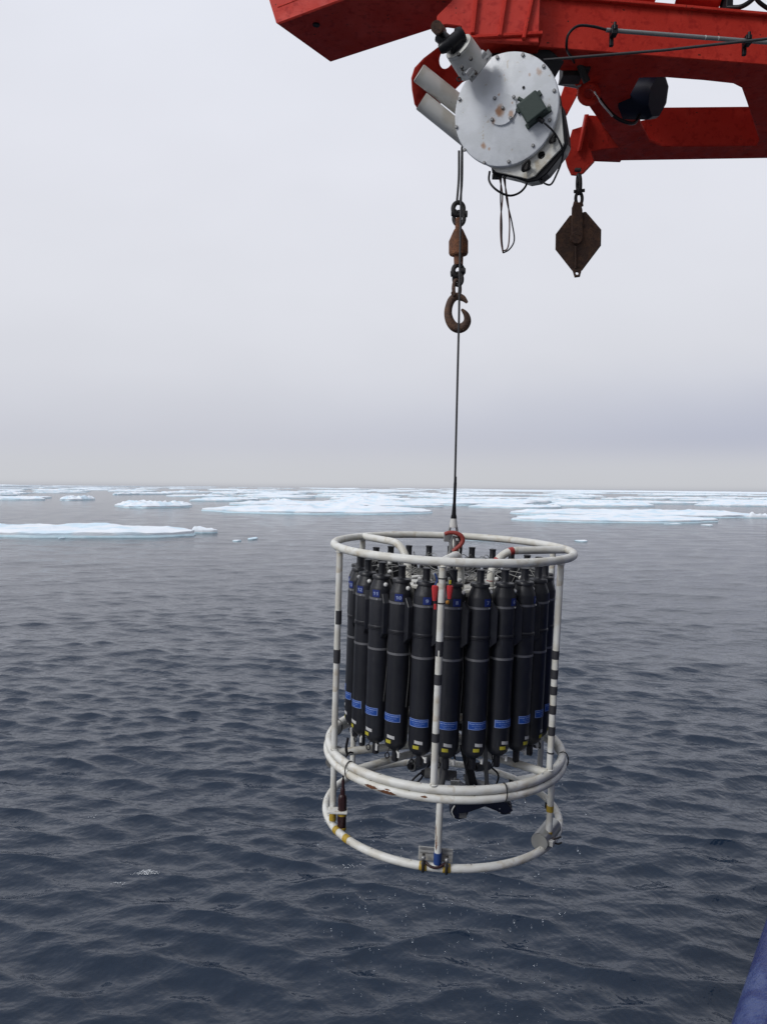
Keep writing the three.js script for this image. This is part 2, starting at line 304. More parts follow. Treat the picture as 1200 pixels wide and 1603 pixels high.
// ================================================================== ICE FLOES
const M_snow = std({ map: rep(dataTex(256, (u, v) => { const n = fbm(u * 8, v * 8, 7, 5, 8), m = fbm(u * 3, v * 3, 19, 3, 3); return mixc(mixc([0.93, 0.945, 0.96], [0.87, 0.905, 0.94], n), [0.80, 0.885, 0.935], 0.8 * sst(0.52, 0.7, m)); }), 9), roughness: 0.9, bumpMap: rep(grainBump, 2.2), bumpScale: 0.06 });
const M_wet = std({ map: rep(dataTex(128, (u, v) => mixc([0.66, 0.78, 0.83], [0.80, 0.88, 0.915], fbm(u * 6, v * 6, 57, 4, 6))), 2.5), roughness: 0.35 });
const floeGroup = 'low floes of the distant drift ice';
// outline in world x,z: centre, half sizes along and across, turn; freeboard and hummock height in metres
function floe({ c, rx, rz, turn = 0, free = 0.35, hum = 0.4, seed = 1, seg = 72, rings = 12, ragged = 0.3, label, category = 'ice floe', group, lump = 1 }) {
  const rn = s => (a) => { const x = Math.cos(a), y = Math.sin(a); return fbm(x * s + seed * 3.1 + 20, y * s + seed * 1.7 + 20, seed, 4); };
  const big = rn(1.1), fine = rn(4.5);
  const out = a => 1 + ragged * 1.7 * (big(a) - 0.5) + ragged * 0.7 * (fine(a) - 0.5);
  const P = (a, f) => { const k = out(a) * f, x = Math.cos(a) * rx * k, z = Math.sin(a) * rz * k, ct = Math.cos(turn), st = Math.sin(turn); return [c.x + x * ct - z * st, c.z + x * st + z * ct]; };
  const size = Math.max(1.2, Math.min(rx, rz * 3) / 4.5);
  const topH = (x, z, f) => {
    const n = fbm(x / size + seed, z / size + 5, seed + 2, 4), ridge = 1 - Math.abs(2 * fbm(x / (size * 2.2) + 9, z / (size * 2.2) + seed, seed + 5, 3) - 1);
    const lumps = Math.pow(Math.max(0, ridge - 0.62) / 0.38, 1.6) * lump;
    const bit = fbm(x / 0.9, z / 0.9, seed + 11, 3); return free * (0.66 + 0.5 * n + 0.3 * bit) + hum * (0.2 * n + 0.22 * Math.max(0, bit - 0.45) + lumps * (0.5 + 0.9 * vnoise(x / size * 3, z / size * 3, seed + 8))) * sst(1.02, 0.8, f);
  };
  const pos = [], uv = [], idx = []; const row = seg + 1;
  const fr = []; for (let i = 0; i <= rings; i++) fr.push(Math.pow(i / rings, 0.8));
  for (let i = 0; i <= rings; i++) for (let s = 0; s <= seg; s++) { const a = (s % seg) / seg * 2 * Math.PI, [x, z] = P(a, fr[i]); pos.push(x, topH(x, z, fr[i]) * (i === rings ? 0.86 : 1), z); uv.push(x, z); }
  for (const [k, yy] of [[1.002, 0.45], [0.992, 0.05], [0.985, -1]]) for (let s = 0; s <= seg; s++) { const a = (s % seg) / seg * 2 * Math.PI, [x, z] = P(a, k + 0.006 * (fine(a * 3) - 0.5)); pos.push(x, yy < 0 ? -0.5 : topH(x, z, 1) * yy, z); uv.push(x, z + yy); }
  const n = rings + 4; for (let i = 0; i < n - 1; i++) for (let s = 0; s < seg; s++) { const a = i * row + s, b = a + row; idx.push(a, a + 1, b, b, a + 1, b + 1); }
  const g = new THREE.BufferGeometry(); g.setAttribute('position', new THREE.Float32BufferAttribute(pos, 3)); g.setAttribute('uv', new THREE.Float32BufferAttribute(uv, 2)); g.setIndex(idx);
  let gg = toCreasedNormals(g, 0.9);
  const wp = [], wu = [], wi = [];
  for (const [k, y] of [[0.982, 0.05 + 0.42 * free], [1.006, 0.03 + 0.26 * free], [1.014, -0.4]]) for (let s = 0; s <= seg; s++) { const a = (s % seg) / seg * 2 * Math.PI, [x, z] = P(a, k + 0.012 * (fine(a * 2 + 1) - 0.5)); wp.push(x, y, z); wu.push(x + z, y + z); }
  for (let i = 0; i < 2; i++) for (let s = 0; s < seg; s++) { const a = i * row + s, b = a + row; wi.push(a, a + 1, b, b, a + 1, b + 1); }
  const w = new THREE.BufferGeometry(); w.setAttribute('position', new THREE.Float32BufferAttribute(wp, 3)); w.setAttribute('uv', new THREE.Float32BufferAttribute(wu, 2)); w.setIndex(wi); w.computeVertexNormals();
  const t = thing('ice_floe', label, category, V(c.x, 0, c.z), group);
  mkw('snow_cover', gg, M_snow, t); mkw('wet_ice_edge', w, M_wet, t);
  return t;
}
// left, right, near waterline and far edge in photo pixels -> the floe lying on the water there
function floePx(xl, xr, yn, yf, o) {
  const free = o.free ?? 0.35, xm = (xl + xr) / 2;
  const n = onLevel(xm, yn, 0), f = onLevel(xm, yf, free + 0.5 * (o.hum ?? 0.4) * 0.5);
  const zc = (n.z + f.z) / 2, rz = Math.max(0.6, Math.abs(n.z - f.z) / 2);
  const a = onLevel(xl, yn, 0), b = onLevel(xr, yn, 0), k = zc / n.z;
  return floe({ c: V((a.x + b.x) / 2 * k, 0, zc), rx: Math.abs(b.x - a.x) / 2 * k, rz, ...o });
}
floePx(-190, 316, 841, 821, { free: 0.5, hum: 0.35, seed: 3, seg: 150, rings: 26, ragged: 0.16, turn: 0.05, lump: 0.6, label: 'long flat snow covered ice floe with turquoise waterline, closest to the ship' });
floePx(298, 336, 834.5, 828, { free: 0.38, hum: 0.3, seed: 8, seg: 40, rings: 9, ragged: 0.5, label: 'lumpy ice block at the tip of the long flat floe' });
floePx(180, 300, 795.5, 787, { free: 0.45, hum: 0.75, seed: 12, seg: 72, ragged: 0.35, label: 'small ridged ice floe with a sharp central peak' });
floePx(318, 668, 805, 791.5, { free: 0.5, hum: 0.6, seed: 15, seg: 130, rings: 18, ragged: 0.22, label: 'wide hummocky ice floe with a row of snow humps' });
floePx(362, 684, 793.5, 785, { free: 0.5, hum: 0.5, seed: 21, seg: 110, ragged: 0.25, label: 'thin pale floe just behind the wide hummocky floe' });
floePx(806, 1100, 818.5, 806, { free: 0.4, hum: 0.25, seed: 26, seg: 120, ragged: 0.22, turn: -0.02, label: 'flat tapering ice floe with a bluish melt surface' });
floePx(824, 1146, 810.5, 797.5, { free: 0.5, hum: 0.45, seed: 31, seg: 120, ragged: 0.22, label: 'broad flat floe with small blocks, behind the tapering floe' });
floePx(862, 1008, 793, 787.5, { free: 0.4, hum: 0.8, seed: 36, ragged: 0.3, label: 'narrow white floe with ragged ends behind the broad flat floe' });
floePx(740, 880, 795.5, 790.5, { free: 0.35, hum: 0.4, seed: 41, ragged: 0.3, label: 'thin low floe strip right of the winch cable' });
floePx(640, 824, 791, 782, { free: 0.5, hum: 0.5, seed: 46, seg: 90, ragged: 0.25, label: 'long white floe crossed by the winch cable' });
floePx(96, 148, 783.5, 778.5, { free: 0.5, hum: 0.8, seed: 51, seg: 50, ragged: 0.35, label: 'small blocky floe with a bluish flat shelf' });
floePx(-30, 82, 783, 779, { free: 0.5, hum: 0.6, seed: 56, ragged: 0.25, label: 'low white floe strip with a small hump, beyond the long flat floe' });
floePx(1164, 1230, 811, 806.5, { free: 0.4, hum: 0.7, seed: 61, seg: 50, ragged: 0.4, label: 'small broken floe near the end of the broad flat floe' });
floePx(716, 792, 847.5, 842.5, { free: 0.18, hum: 0.2, seed: 66, seg: 50, ragged: 0.35, label: 'thin low ice sliver seen just above the sampler ring' });
const chips = [[900, 917, 848, 845], [94, 101, 843.5, 840.5], [388, 402, 845, 841.5], [1098, 1112, 823, 821], [365, 378, 847, 845.5], [1040, 1064, 821, 819.5]];
chips.forEach(([a, b, c, d], i) => floePx(a, b, c, d, { free: 0.07, hum: 0.08, seed: 70 + i, seg: 22, rings: 5, ragged: 0.5, label: 'tiny chip of ice adrift alone on the dark open water', category: 'ice chip', group: 'tiny ice chips on the open water' }));
{
  const rnd = seeded(2024), hor = x => 756.8 + 0.00925 * x;
  for (let i = 0; i < 310; i++) {
    const t = i / 310, dy = 2.2 + 23 * Math.pow(t, 1.5) + 1.2 * rnd();       // pixels under the horizon: farther floes first
    const wpx = (22 + 150 * rnd() * rnd()) * (0.75 + 0.03 * dy), xm = -60 + 1320 * rnd();
    if (dy > 15 && xm > 120 && xm < 300) continue;
    if (dy > 17 && rnd() < 0.45) continue;
    const yn = hor(xm) + dy, th = (0.6 + 1.5 * rnd()) * (0.55 + dy / 22);
    floePx(xm - wpx / 2, xm + wpx / 2, yn, Math.max(hor(xm) + 1.2, yn - th), { free: 0.35 + 0.35 * rnd(), hum: (0.2 + 0.8 * rnd() * rnd()) * (0.8 + 8 / dy * 0.25), seed: 100 + i, seg: 44, rings: 7, ragged: 0.35, label: 'low white floe among the many lying towards the horizon', group: floeGroup });
  }
}

// ================================================================== WATER SAMPLER (rosette)
const RB = at(690.5, 1264, 4.75);
const rosette = thing('water_sampler', 'white tubular frame with a ring of black sampling bottles hanging over the sea', 'water sampler', RB);
rosette.quaternion.setFromUnitVectors(V(0, 1, 0), V(0.027, 1, 0.036).normalize());
const pol = (R, deg, y) => V(R * Math.sin(deg * D), y, R * Math.cos(deg * D));
const HT = 1.64, HM = 0.425, HL = 0.383, RR = 0.72, post0 = -9;
{
  const top = mk('top_ring', ringGeo(RR, HT, 0.0235), M.white, rosette);
  const midU = mk('middle_ring', ringGeo(RR - 0.006, HM, 0.0245), M.white, rosette);
  const midL = mk('middle_ring', ringGeo(RR + 0.004, HL - 0.004, 0.0225), M.white, rosette);
  const low = mk('bottom_ring', ringGeo(RR, 0, 0.0225), M.white, rosette);
  // wire clamps round the doubled ring
  for (const a of [-52, 22, 75, 128, -110, 175]) { const p = [], c = pol(RR, a, (HM + HL) / 2), ax = pol(1, a, 0); for (let i = 0; i < 20; i++) { const t = i / 20 * 2 * Math.PI; p.push(c.clone().addScaledVector(ax, 0.032 * Math.cos(t)).add(V(0, 0.05 * Math.sin(t), 0))); } mk('hose_clamp', sweep(p, 0.0035, 6, true), M.darkIron, midL); }
  // six posts between the top ring and the doubled ring, six legs below
  const bands = { 0: [[0.683, 0.73], [0.99, 1.046], [1.142, 1.222]], 5: [[0.965, 1.045], [1.195, 1.275]], 1: [[0.65, 0.70], [0.772, 0.822], [0.882, 0.93], [0.972, 1.024], [1.083, 1.132], [0.545, 0.553]], 4: [[1.06, 1.11]], 2: [[0.93, 0.98]], 3: [] };
  const legTape = { 0: [], 1: [[0.055, 0.085, 'yellowTape'], [0.20, 0.235, 'yellowTape']], 2: [], 3: [], 4: [], 5: [[0.03, 0.075, 'yellowTape']] };
  for (let k = 0; k < 6; k++) {
    const a = post0 + 60 * k, ai = a + (k === 0 ? 0 : 0);
    const post = mk('post', rod(pol(RR - 0.004, a, HM + 0.012), pol(RR, a, HT - 0.01), 0.0185, 16), M.white, rosette);
    for (const [y0, y1] of bands[k]) mk('tape_band', rod(pol(RR - 0.0035, a, y0), pol(RR - 0.003, a, y1), 0.0203, 16), M.tape, post);
    if (k === 0) for (const y of [1.55, 1.42]) mk('cable_tie', rod(pol(RR - 0.001, a, y), pol(RR - 0.001, a, y + 0.006), 0.021, 14), M.black, post);
    for (const [y, R2] of [[HT - 0.024, RR], [HM + 0.025, RR - 0.004]]) { const c = pol(R2, a, y); mk('weld_bead', ringGeo(0.0195, 0, 0.0042, 18, 6).translate(c.x, c.y, c.z), M.white, post); }
    const leg = mk('leg', rod(pol(RR, a + (k === 0 ? 3 : 2), 0.0), pol(RR + 0.002, a + (k === 0 ? 3 : 2), HL - 0.012), 0.0185, 16), M.white, rosette);
    for (const [y0, y1, m] of legTape[k]) mk('tape_band', rod(pol(RR, a + 2, y0), pol(RR, a + 2, y1), 0.0204, 16), M[m], leg);
  }
  // yellow tape on the bottom ring by the pinger
  for (const a of [-61, -52]) mk('tape_band', arcGeo(RR, 0, 0.0242, (a - 1.6) * D, (a + 1.6) * D, 4), M.yellowTape, low);
  // rust-brown wear on the lower of the doubled rings and on the front leg: ragged patches of bare metal
  const wear = (P, a0, a1, t0, t1, seed, n = 40) => { const pos = [], idx = [], uv = []; for (let i = 0; i <= n; i++) { const f = i / n, a = a0 + (a1 - a0) * f, e = Math.sin(Math.PI * f), lo = t0 + (t1 - t0) * (0.5 - 0.5 * e * (0.35 + 1.1 * fbm(f * 9, 1.5, seed, 4))), hi = t0 + (t1 - t0) * (0.5 + 0.5 * e * (0.2 + 1.3 * fbm(f * 11, 7.5, seed + 3, 4))); for (let k = 0; k <= 3; k++) { const p = P(a, lo + (hi - lo) * k / 3); pos.push(p.x, p.y, p.z); uv.push(f * 0.2, k * 0.01); } } for (let i = 0; i < n; i++) for (let k = 0; k < 3; k++) { const b = i * 4 + k; idx.push(b, b + 4, b + 1, b + 1, b + 4, b + 5); } const g = new THREE.BufferGeometry(); g.setAttribute('position', new THREE.Float32BufferAttribute(pos, 3)); g.setAttribute('uv', new THREE.Float32BufferAttribute(uv, 2)); g.setIndex(idx); g.computeVertexNormals(); return g; };
  const onTube = (R, y, r) => (a, t) => { const c = pol(R, a, y), o = pol(1, a, 0); return c.addScaledVector(o, r * Math.cos(t)).add(V(0, r * Math.sin(t), 0)); };
  for (const [a0, a1, t0, t1, sd] of [[-40, -33, -0.5, 0.5, 2], [-33.5, -24, -0.75, 0.25, 5], [-30, -27, 0.3, 0.7, 9], [-14, -11, 0.2, 0.8, 12]]) mk('rust_patch', wear(onTube(RR + 0.004, HL - 0.004, 0.0231), a0, a1, t0, t1, sd), M.orangeRust, midL);
  const onLeg = (y, t) => { const c = pol(RR, -6, y); return c.add(V(0.0191 * Math.sin(t), 0, 0.0191 * Math.cos(t))); };
  for (const [y0, y1, t0, t1, sd] of [[0.10, 0.185, -1.1, -0.1, 21], [0.17, 0.25, -1.2, -0.5, 25], [0.255, 0.275, -1.3, 0.9, 29]]) mk('rust_patch', wear(onLeg, y0, y1, t0, t1, sd), M.orangeRust, rosette);
  // bent tubes from the top ring inwards and down to the carousel plate
  const arms = [[-129, 0.27, -100], [96, 0.26, 58], [-9, 0.27, 6], [171, 0.27, 176]];
  for (const [a, r1, a1] of arms) {
    const s = pol(RR, a, HT), e = pol(r1, a1, 1.43), el = pol(r1, a1, HT), dir = s.clone().sub(el).normalize(), b = 0.17;
    const pts = [s, s.clone().lerp(el, 0.3), s.clone().lerp(el, 0.6)];
    for (let i = 0; i <= 8; i++) { const t = i / 8 * Math.PI / 2; pts.push(el.clone().addScaledVector(dir, b * (1 - Math.sin(t))).add(V(0, -b * (1 - Math.cos(t)), 0))); }
    pts.push(e.clone().add(V(0, 0.03, 0)), e);
    const arm = mk('support_arm', sweep(curve(pts, 40), 0.0235, 14), M.white, rosette);
    if (a === 96) { const c = curve(pts, 60); for (const [i0, i1] of [[17, 21], [33, 37], [53, 55]]) mk('tape_band', sweep(c.slice(i0, i1 + 1), 0.0247, 14), M.redTape, arm); }
  }
  // carousel plate with cut-outs
  const sh = new THREE.Shape(); sh.absarc(0, 0, 0.30, 0, 2 * Math.PI);
  for (let k = 0; k < 6; k++) { const p = new THREE.Path(), a0 = (k * 60 + 9) * D, a1 = (k * 60 + 51) * D; p.absarc(0, 0, 0.255, a0, a1); p.absarc(0, 0, 0.135, a1 - 0.1, a0 + 0.1, true); sh.holes.push(p); }
  const pg = new THREE.ExtrudeGeometry(sh, { depth: 0.014, bevelThickness: 0.003, bevelSize: 0.003, bevelSegments: 1, curveSegments: 40 }); pg.rotateX(-Math.PI / 2); pg.translate(0, 1.41, 0);
  const plate = mk('carousel_plate', planarUV(pg), M.white, rosette);
  for (let k = 0; k < 12; k++) { const c = pol(0.275, k * 30 + 5, 1.427); mk('bolt', disc(c, V(0, 1, 0), 0.011, 0.012, 8), M.steel, plate); }
  const pg2 = pg.clone(); const lowerPlate = mk('carousel_plate', rbox(0.001, 0.001, 0.001, V(0, 0.9, 0)), M.white, rosette); lowerPlate.geometry = (() => { const s2 = new THREE.Shape(); s2.absarc(0, 0, 0.46, 0, 2 * Math.PI); const p = new THREE.Path(); p.absarc(0, 0, 0.33, 0, 2 * Math.PI); s2.holes.push(p); const g = new THREE.ExtrudeGeometry(s2, { depth: 0.012, bevelEnabled: false, curveSegments: 40 }); g.rotateX(-Math.PI / 2); g.translate(0, 0.70, 0); return planarUV(g); })();
  const ringPlate = mk('bottle_ring', (() => { const s2 = new THREE.Shape(); s2.absarc(0, 0, 0.475, 0, 2 * Math.PI); const p = new THREE.Path(); p.absarc(0, 0, 0.40, 0, 2 * Math.PI); s2.holes.push(p); const g = new THREE.ExtrudeGeometry(s2, { depth: 0.012, bevelEnabled: false, curveSegments: 40 }); g.rotateX(-Math.PI / 2); g.translate(0, 1.27, 0); return planarUV(g); })(), M.grey, rosette);
  // release unit and instruments in the middle
  mk('release_unit', lathe([[0, 1.06], [0.09, 1.06], [0.095, 1.07], [0.095, 1.40], [0.115, 1.41], [0.115, 1.45], [0.08, 1.47], [0.08, 1.50], [0.03, 1.51], [0, 1.51]]), M.black, rosette);
  for (let k = 0; k < 24; k++) { const a = k * 15 + 4; mk('trigger', rbox(0.012, 0.03, 0.03, pol(0.118, a, 1.455), new THREE.Quaternion().setFromAxisAngle(V(0, 1, 0), a * D), 0.002), M.dullSteel, rosette); }
  for (const [a, r, y0, y1, R] of [[30, 0.17, 0.56, 1.3, 0.05], [110, 0.2, 0.60, 1.2, 0.045], [200, 0.2, 0.55, 1.25, 0.05], [290, 0.2, 0.58, 1.22, 0.05], [-25, 0.22, 0.62, 1.1, 0.04]]) {
    const p = pol(r, a, 0); const prof = [[0, y0], [R * 0.8, y0], [R, y0 + 0.01], [R, y1 - 0.01], [R * 0.8, y1], [0, y1]]; const g = lathe(prof, 20); g.translate(p.x, 0, p.z); mk('instrument_housing', g, M.black, rosette);
  }
  // lanyards between the bottle tops and the release unit
  const rnd = seeded(9);
  for (let k = 0; k < 24; k++) {
    const a = -4 + 15 * k, p0 = pol(0.52, a + 2, 1.52), p1 = pol(0.118, a, 1.472), m = p0.clone().lerp(p1, 0.4).add(V(0.05 * (rnd() - 0.5), 0.02 + 0.035 * rnd(), 0.05 * (rnd() - 0.5))), m2 = p0.clone().lerp(p1, 0.72).add(V(0.05 * (rnd() - 0.5), -0.01 * rnd(), 0));
    mk('lanyard', hose([p0, m, m2, p1], 0.0026, 14, 5), M.line, rosette);
    const q0 = pol(0.51, a - 3, 1.50), q1 = pol(0.42 + 0.06 * rnd(), a + 8 * (rnd() - 0.5), 1.545 + 0.02 * rnd()), q2 = pol(0.40, a + 6, 1.40);
    if (k % 3) mk('lanyard', hose([q0, q1, q2], 0.0022, 12, 5), M.line, rosette);
    if (k % 2 === 0) { const c = pol(0.43 + 0.02 * rnd(), a + 5, 1.49 + 0.02 * rnd()); const s = new THREE.SphereGeometry(0.013, 10, 8); s.translate(c.x, c.y, c.z); mk('lanyard_ball', s, M.whiteKnob, rosette); }
  }
  // radial spokes at the doubled ring
  for (const a of [-69, -49, 51, 111, 171, -129, -9]) mk('spoke', rod(pol(0.10, a, HM + (a === -49 ? -0.02 : 0)), pol(RR, a, HM + (a === -49 ? -0.01 : 0)), a === -49 ? 0.021 : 0.0235, 14), M.white, rosette);
  mk('hub', lathe([[0, 0.37], [0.1, 0.37], [0.11, 0.38], [0.11, 0.46], [0.1, 0.47], [0, 0.47]], 24), M.white, rosette);
  // lifting eye, red shackle, termination
  const lift = mk('lifting_eye', join([rod(V(-0.012, 1.50, 0), V(-0.012, 1.69, 0), 0.011, 12), rod(V(0.03, 1.50, 0.0), V(0.03, 1.68, 0), 0.009, 12), rbox(0.05, 0.055, 0.04, V(-0.03, 1.70, 0.0)), sweep(curve([V(-0.012, 1.67, 0.03), V(0.0, 1.71, 0.034), V(0.012, 1.67, 0.03), V(0.0, 1.62, 0.03)], 24, true).slice(0, 24), 0.007, 8, true)]), M.dullSteel, rosette);
  mk('shackle', sweep(curve([V(-0.055, 1.722, 0.05), V(-0.03, 1.731, 0.05), V(0.012, 1.73, 0.05), V(0.046, 1.714, 0.05), V(0.056, 1.688, 0.05), V(0.045, 1.662, 0.05), V(0.014, 1.632, 0.048), V(0.0, 1.618, 0.045)], 36), t => 0.0115 + 0.002 * Math.sin(t * 3.1), 12), M.shackleRed, rosette);
  mk('bridle_cable', hose([V(0.03, 1.72, 0.01), V(0.05, 1.66, 0.015), V(0.045, 1.58, 0.02), V(0.02, 1.5, 0.03)], 0.008, 20), M.black, rosette);
  mk('bridle_cable', hose([V(-0.03, 1.60, 0.04), V(-0.01, 1.56, 0.05), V(0.0, 1.5, 0.05)], 0.008, 16), M.black, rosette);
  // red plugs hanging by the front post
  for (const [dx, y, s] of [[-0.037, 1.478, 0.62], [0.04, 1.485, 0.55]]) {
    const c = pol(RR - 0.01, -9, 0).add(V(dx, 0, 0.01)), g = lathe([[0, y - 0.075 * s], [0.010, y - 0.07 * s], [0.014, y - 0.02 * s], [0.0175, y + 0.03 * s], [0.0165, y + 0.055 * s], [0.008, y + 0.06 * s], [0, y + 0.06 * s]], 14); g.translate(c.x, 0, c.z); const f = mk('red_plug', g, M.redFabric, rosette);
    mk('strap', hose([V(c.x, y + 0.06 * s, c.z), V(c.x + 0.010, y + 0.065, c.z), V(c.x + (dx < 0 ? -0.004 : -0.012), y + 0.10, c.z)], 0.005, 12), dx < 0 ? M.blueTape : M.black, f);
    if (dx > 0) mk('tag', rbox(0.012, 0.022, 0.006, V(c.x, y + 0.05, c.z + 0.004)), M.yellow, f);
    else mk('tail', rbox(0.014, 0.03, 0.006, V(c.x + 0.004, y - 0.075, c.z + 0.004), null, 0.003), M.redFabric, f);
  }
  // front bracket with shackles on the bottom ring
  const qf = new THREE.Quaternion().setFromAxisAngle(V(0, 1, 0), -7 * D), fb = pol(RR - 0.035, -7, 0.055), wr = (x, y, z) => V(x, y, z).applyQuaternion(qf).add(pol(RR, -7, 0));
  const br = mk('bracket_plate', rbox(0.185, 0.075, 0.008, fb, qf, 0.003), M.plate, rosette);
  for (const [y, h] of [[0.085, 0.012], [0.062, 0.006]]) mk('groove_strip', rbox(0.172, h, 0.004, fb.clone().add(V(0, y - 0.055, 0)).add(V(0, 0, 0.006).applyQuaternion(qf)), qf, 0.001), M.dullSteel, br);
  for (const s of [-1, 1]) for (const y of [0.026, 0.056]) { const g = new THREE.SphereGeometry(0.0125, 12, 8); const c = wr(s * 0.062, y, 0.018); g.translate(c.x, c.y, c.z); mk('nut', g, M.dullSteel, br); }
  for (const s of [-1, 1]) { mk('u_bolt', sweep(curve([wr(s * 0.062, 0.07, 0), wr(s * 0.062, 0.03, 0.028), wr(s * 0.062, -0.012, 0.024), wr(s * 0.062, -0.026, 0)], 14), 0.008, 8), M.darkIron, br); mk('tape_band', arcGeo(RR, 0, 0.0243, (-7 + s * 4.9 - 1.6) * D, (-7 + s * 4.9 + 1.6) * D, 4), M.yellowTape, low); }
  mk('rope_lashing', sweep(curve([wr(-0.055, 0.035, 0.012), wr(-0.02, 0.018, 0.03), wr(0.02, 0.018, 0.03), wr(0.055, 0.035, 0.012)], 16), 0.007, 8), M.maroon, rosette);
  mk('tape_band', rod(pol(RR, -6, 0.022), pol(RR, -6, 0.085), 0.0215, 14), M.blueTape, rosette);
  // steel cylinder with a clamp on the right of the bottom ring
  const inv = rosette.quaternion.clone().invert(), toL = p => p.sub(RB).applyQuaternion(inv), ca = toL(at(843.5, 1318.5, 4.26)), cb = toL(at(865, 1292, 4.46)), sc = mk('battery_cylinder', sweep([ca, ca.clone().lerp(cb, 0.01), ca.clone().lerp(cb, 0.98), cb], [0.0475, 0.05, 0.05, 0.047], 32), M.brushed, rosette);
  mk('clamp_bracket', rbox(0.026, 0.034, 0.026, toL(at(863, 1320, 4.25)), new THREE.Quaternion().setFromAxisAngle(V(0, 1, 0), 50 * D)), M.plate, sc);
  mk('rope_lashing', join([ringGeo(0.03, 0, 0.009, 20, 8), ringGeo(0.032, 0.016, 0.008, 20, 8), ringGeo(0.028, 0.03, 0.007, 20, 8)]).translate(pol(RR, 53, 0).x, 0.015, pol(RR, 53, 0).z), M.maroon, rosette);
  for (const [dx, dy] of [[0.05, 0.03], [0.055, -0.004]]) mk('rope_end', hose([pol(RR, 53, 0.03), pol(RR, 53, 0.03).add(V(dx, dy - 0.01, 0.01)), pol(RR, 53, 0.03).add(V(dx + 0.02, dy, 0.01))], 0.005, 10), M.black, rosette);
  // pinger in its bracket on the left leg
  const pp = pol(RR, -67 + 5, 0).add(V(0.03, 0, 0.0));
  { const g = lathe([[0, 0.035], [0.03, 0.035], [0.031, 0.045], [0.031, 0.045]], 20); const c = V(pp.x, 0, pp.z);
    const pin = mk('pinger', lathe([[0, 0.0], [0.024, 0.0], [0.0255, 0.006], [0.0255, 0.19], [0.023, 0.205], [0.015, 0.215], [0.014, 0.245], [0.009, 0.255], [0.0085, 0.295], [0.005, 0.31], [0, 0.31]], 22).translate(c.x, 0, c.z), M.maroon, rosette);
    mk('end_ring', lathe([[0.0252, 0.002], [0.027, 0.004], [0.027, 0.018], [0.0252, 0.02]], 22).translate(c.x, 0, c.z), M.yellowTape, pin);
    mk('holder', rbox(0.115, 0.014, 0.07, V(c.x - 0.025, 0.115, c.z + 0.0), null, 0.004), M.white, pin);
    mk('tape_band', rod(V(c.x, 0.09, c.z), V(c.x, 0.106, c.z), 0.027, 20), M.yellowTape, pin);
    mk('pinger_cable', hose([V(c.x, 0.30, c.z), V(c.x + 0.002, 0.36, c.z + 0.022), V(c.x + 0.004, 0.43, c.z + 0.03), V(c.x + 0.03, 0.462, c.z + 0.0), V(c.x + 0.05, 0.45, c.z - 0.03)], 0.0055, 24), M.black, pin); }
  // dark blue sensor bracket under the bottles
  const sb = (x, y, z) => V(x, y - 0.12, z + 0.06);
  const sens = mk('sensor_bracket', slab([sb(0.05, 0.36, 0.20), sb(0.13, 0.40, 0.20), sb(0.34, 0.33, 0.20), sb(0.38, 0.28, 0.20), sb(0.34, 0.255, 0.20), sb(0.22, 0.30, 0.20), sb(0.12, 0.26, 0.20), sb(0.06, 0.25, 0.2)], V(0, 0, 1), 0.10), M.navy, rosette);
  for (const [x0, y0, x1, y1, m, w] of [[0.12, 0.26, 0.105, 0.56, 'grey', 0.028], [0.235, 0.24, 0.205, 0.58, 'grey', 0.024], [0.155, 0.27, 0.085, 0.52, 'black', 0.05]]) { const a = V(x0, y0, 0.3), b = V(x1, y1, 0.3); mk('strut', rbox(w, a.distanceTo(b), 0.02, a.clone().lerp(b, 0.5), new THREE.Quaternion().setFromUnitVectors(V(0, 1, 0), b.clone().sub(a).normalize())), M[m], sens); }
  for (const [x, y, s] of [[0.075, 0.135, 1], [0.335, 0.165, 0.85]]) { const c = V(x, y, 0.32); mk('sensor_head', sweep([c.clone().add(V(0, 0, -0.06)), c, c.clone().add(V(0, 0, 0.015))], [0.055 * s, 0.055 * s, 0.046 * s], 24), M.navy, sens); mk('grey_label', rbox(0.042 * s, 0.06 * s, 0.004, c.clone().add(V(0.02 * s, -0.008, 0.02))), M.grey, sens); mk('white_rim', sweep(curve([c.clone().add(V(-0.03 * s, -0.035 * s, 0.018)), c.clone().add(V(-0.045 * s, 0, 0.018)), c.clone().add(V(-0.03 * s, 0.035 * s, 0.018))], 10), 0.004, 6), M.whiteKnob, sens); }
  mk('sensor_tube', rod(V(0.10, 0.31, 0.27), V(0.26, 0.26, 0.27), 0.016, 12), M.whiteKnob, sens);
  // sensor housings, pumps and tubing slung under the bottles
  for (const [a, b, r, m] of [[V(-0.13, 0.50, 0.22), V(0.06, 0.49, 0.23), 0.03, 'grey'], [V(-0.20, 0.47, 0.05), V(-0.06, 0.46, -0.10), 0.038, 'dullSteel'], [V(0.18, 0.52, 0.16), V(0.27, 0.51, 0.10), 0.026, 'grey'], [V(-0.05, 0.40, 0.30), V(-0.02, 0.56, 0.30), 0.022, 'grey']]) { a.y -= 0.19; b.y -= 0.19; const h = mk('sensor_housing', sweep([a, a.clone().lerp(b, 0.03), a.clone().lerp(b, 0.97), b], [r * 0.85, r, r, r * 0.85], 18), M[m], rosette); mk('end_cap', sweep([a.clone().lerp(b, -0.10), a], [r * 0.5, r * 0.6], 12), M.black, h); }
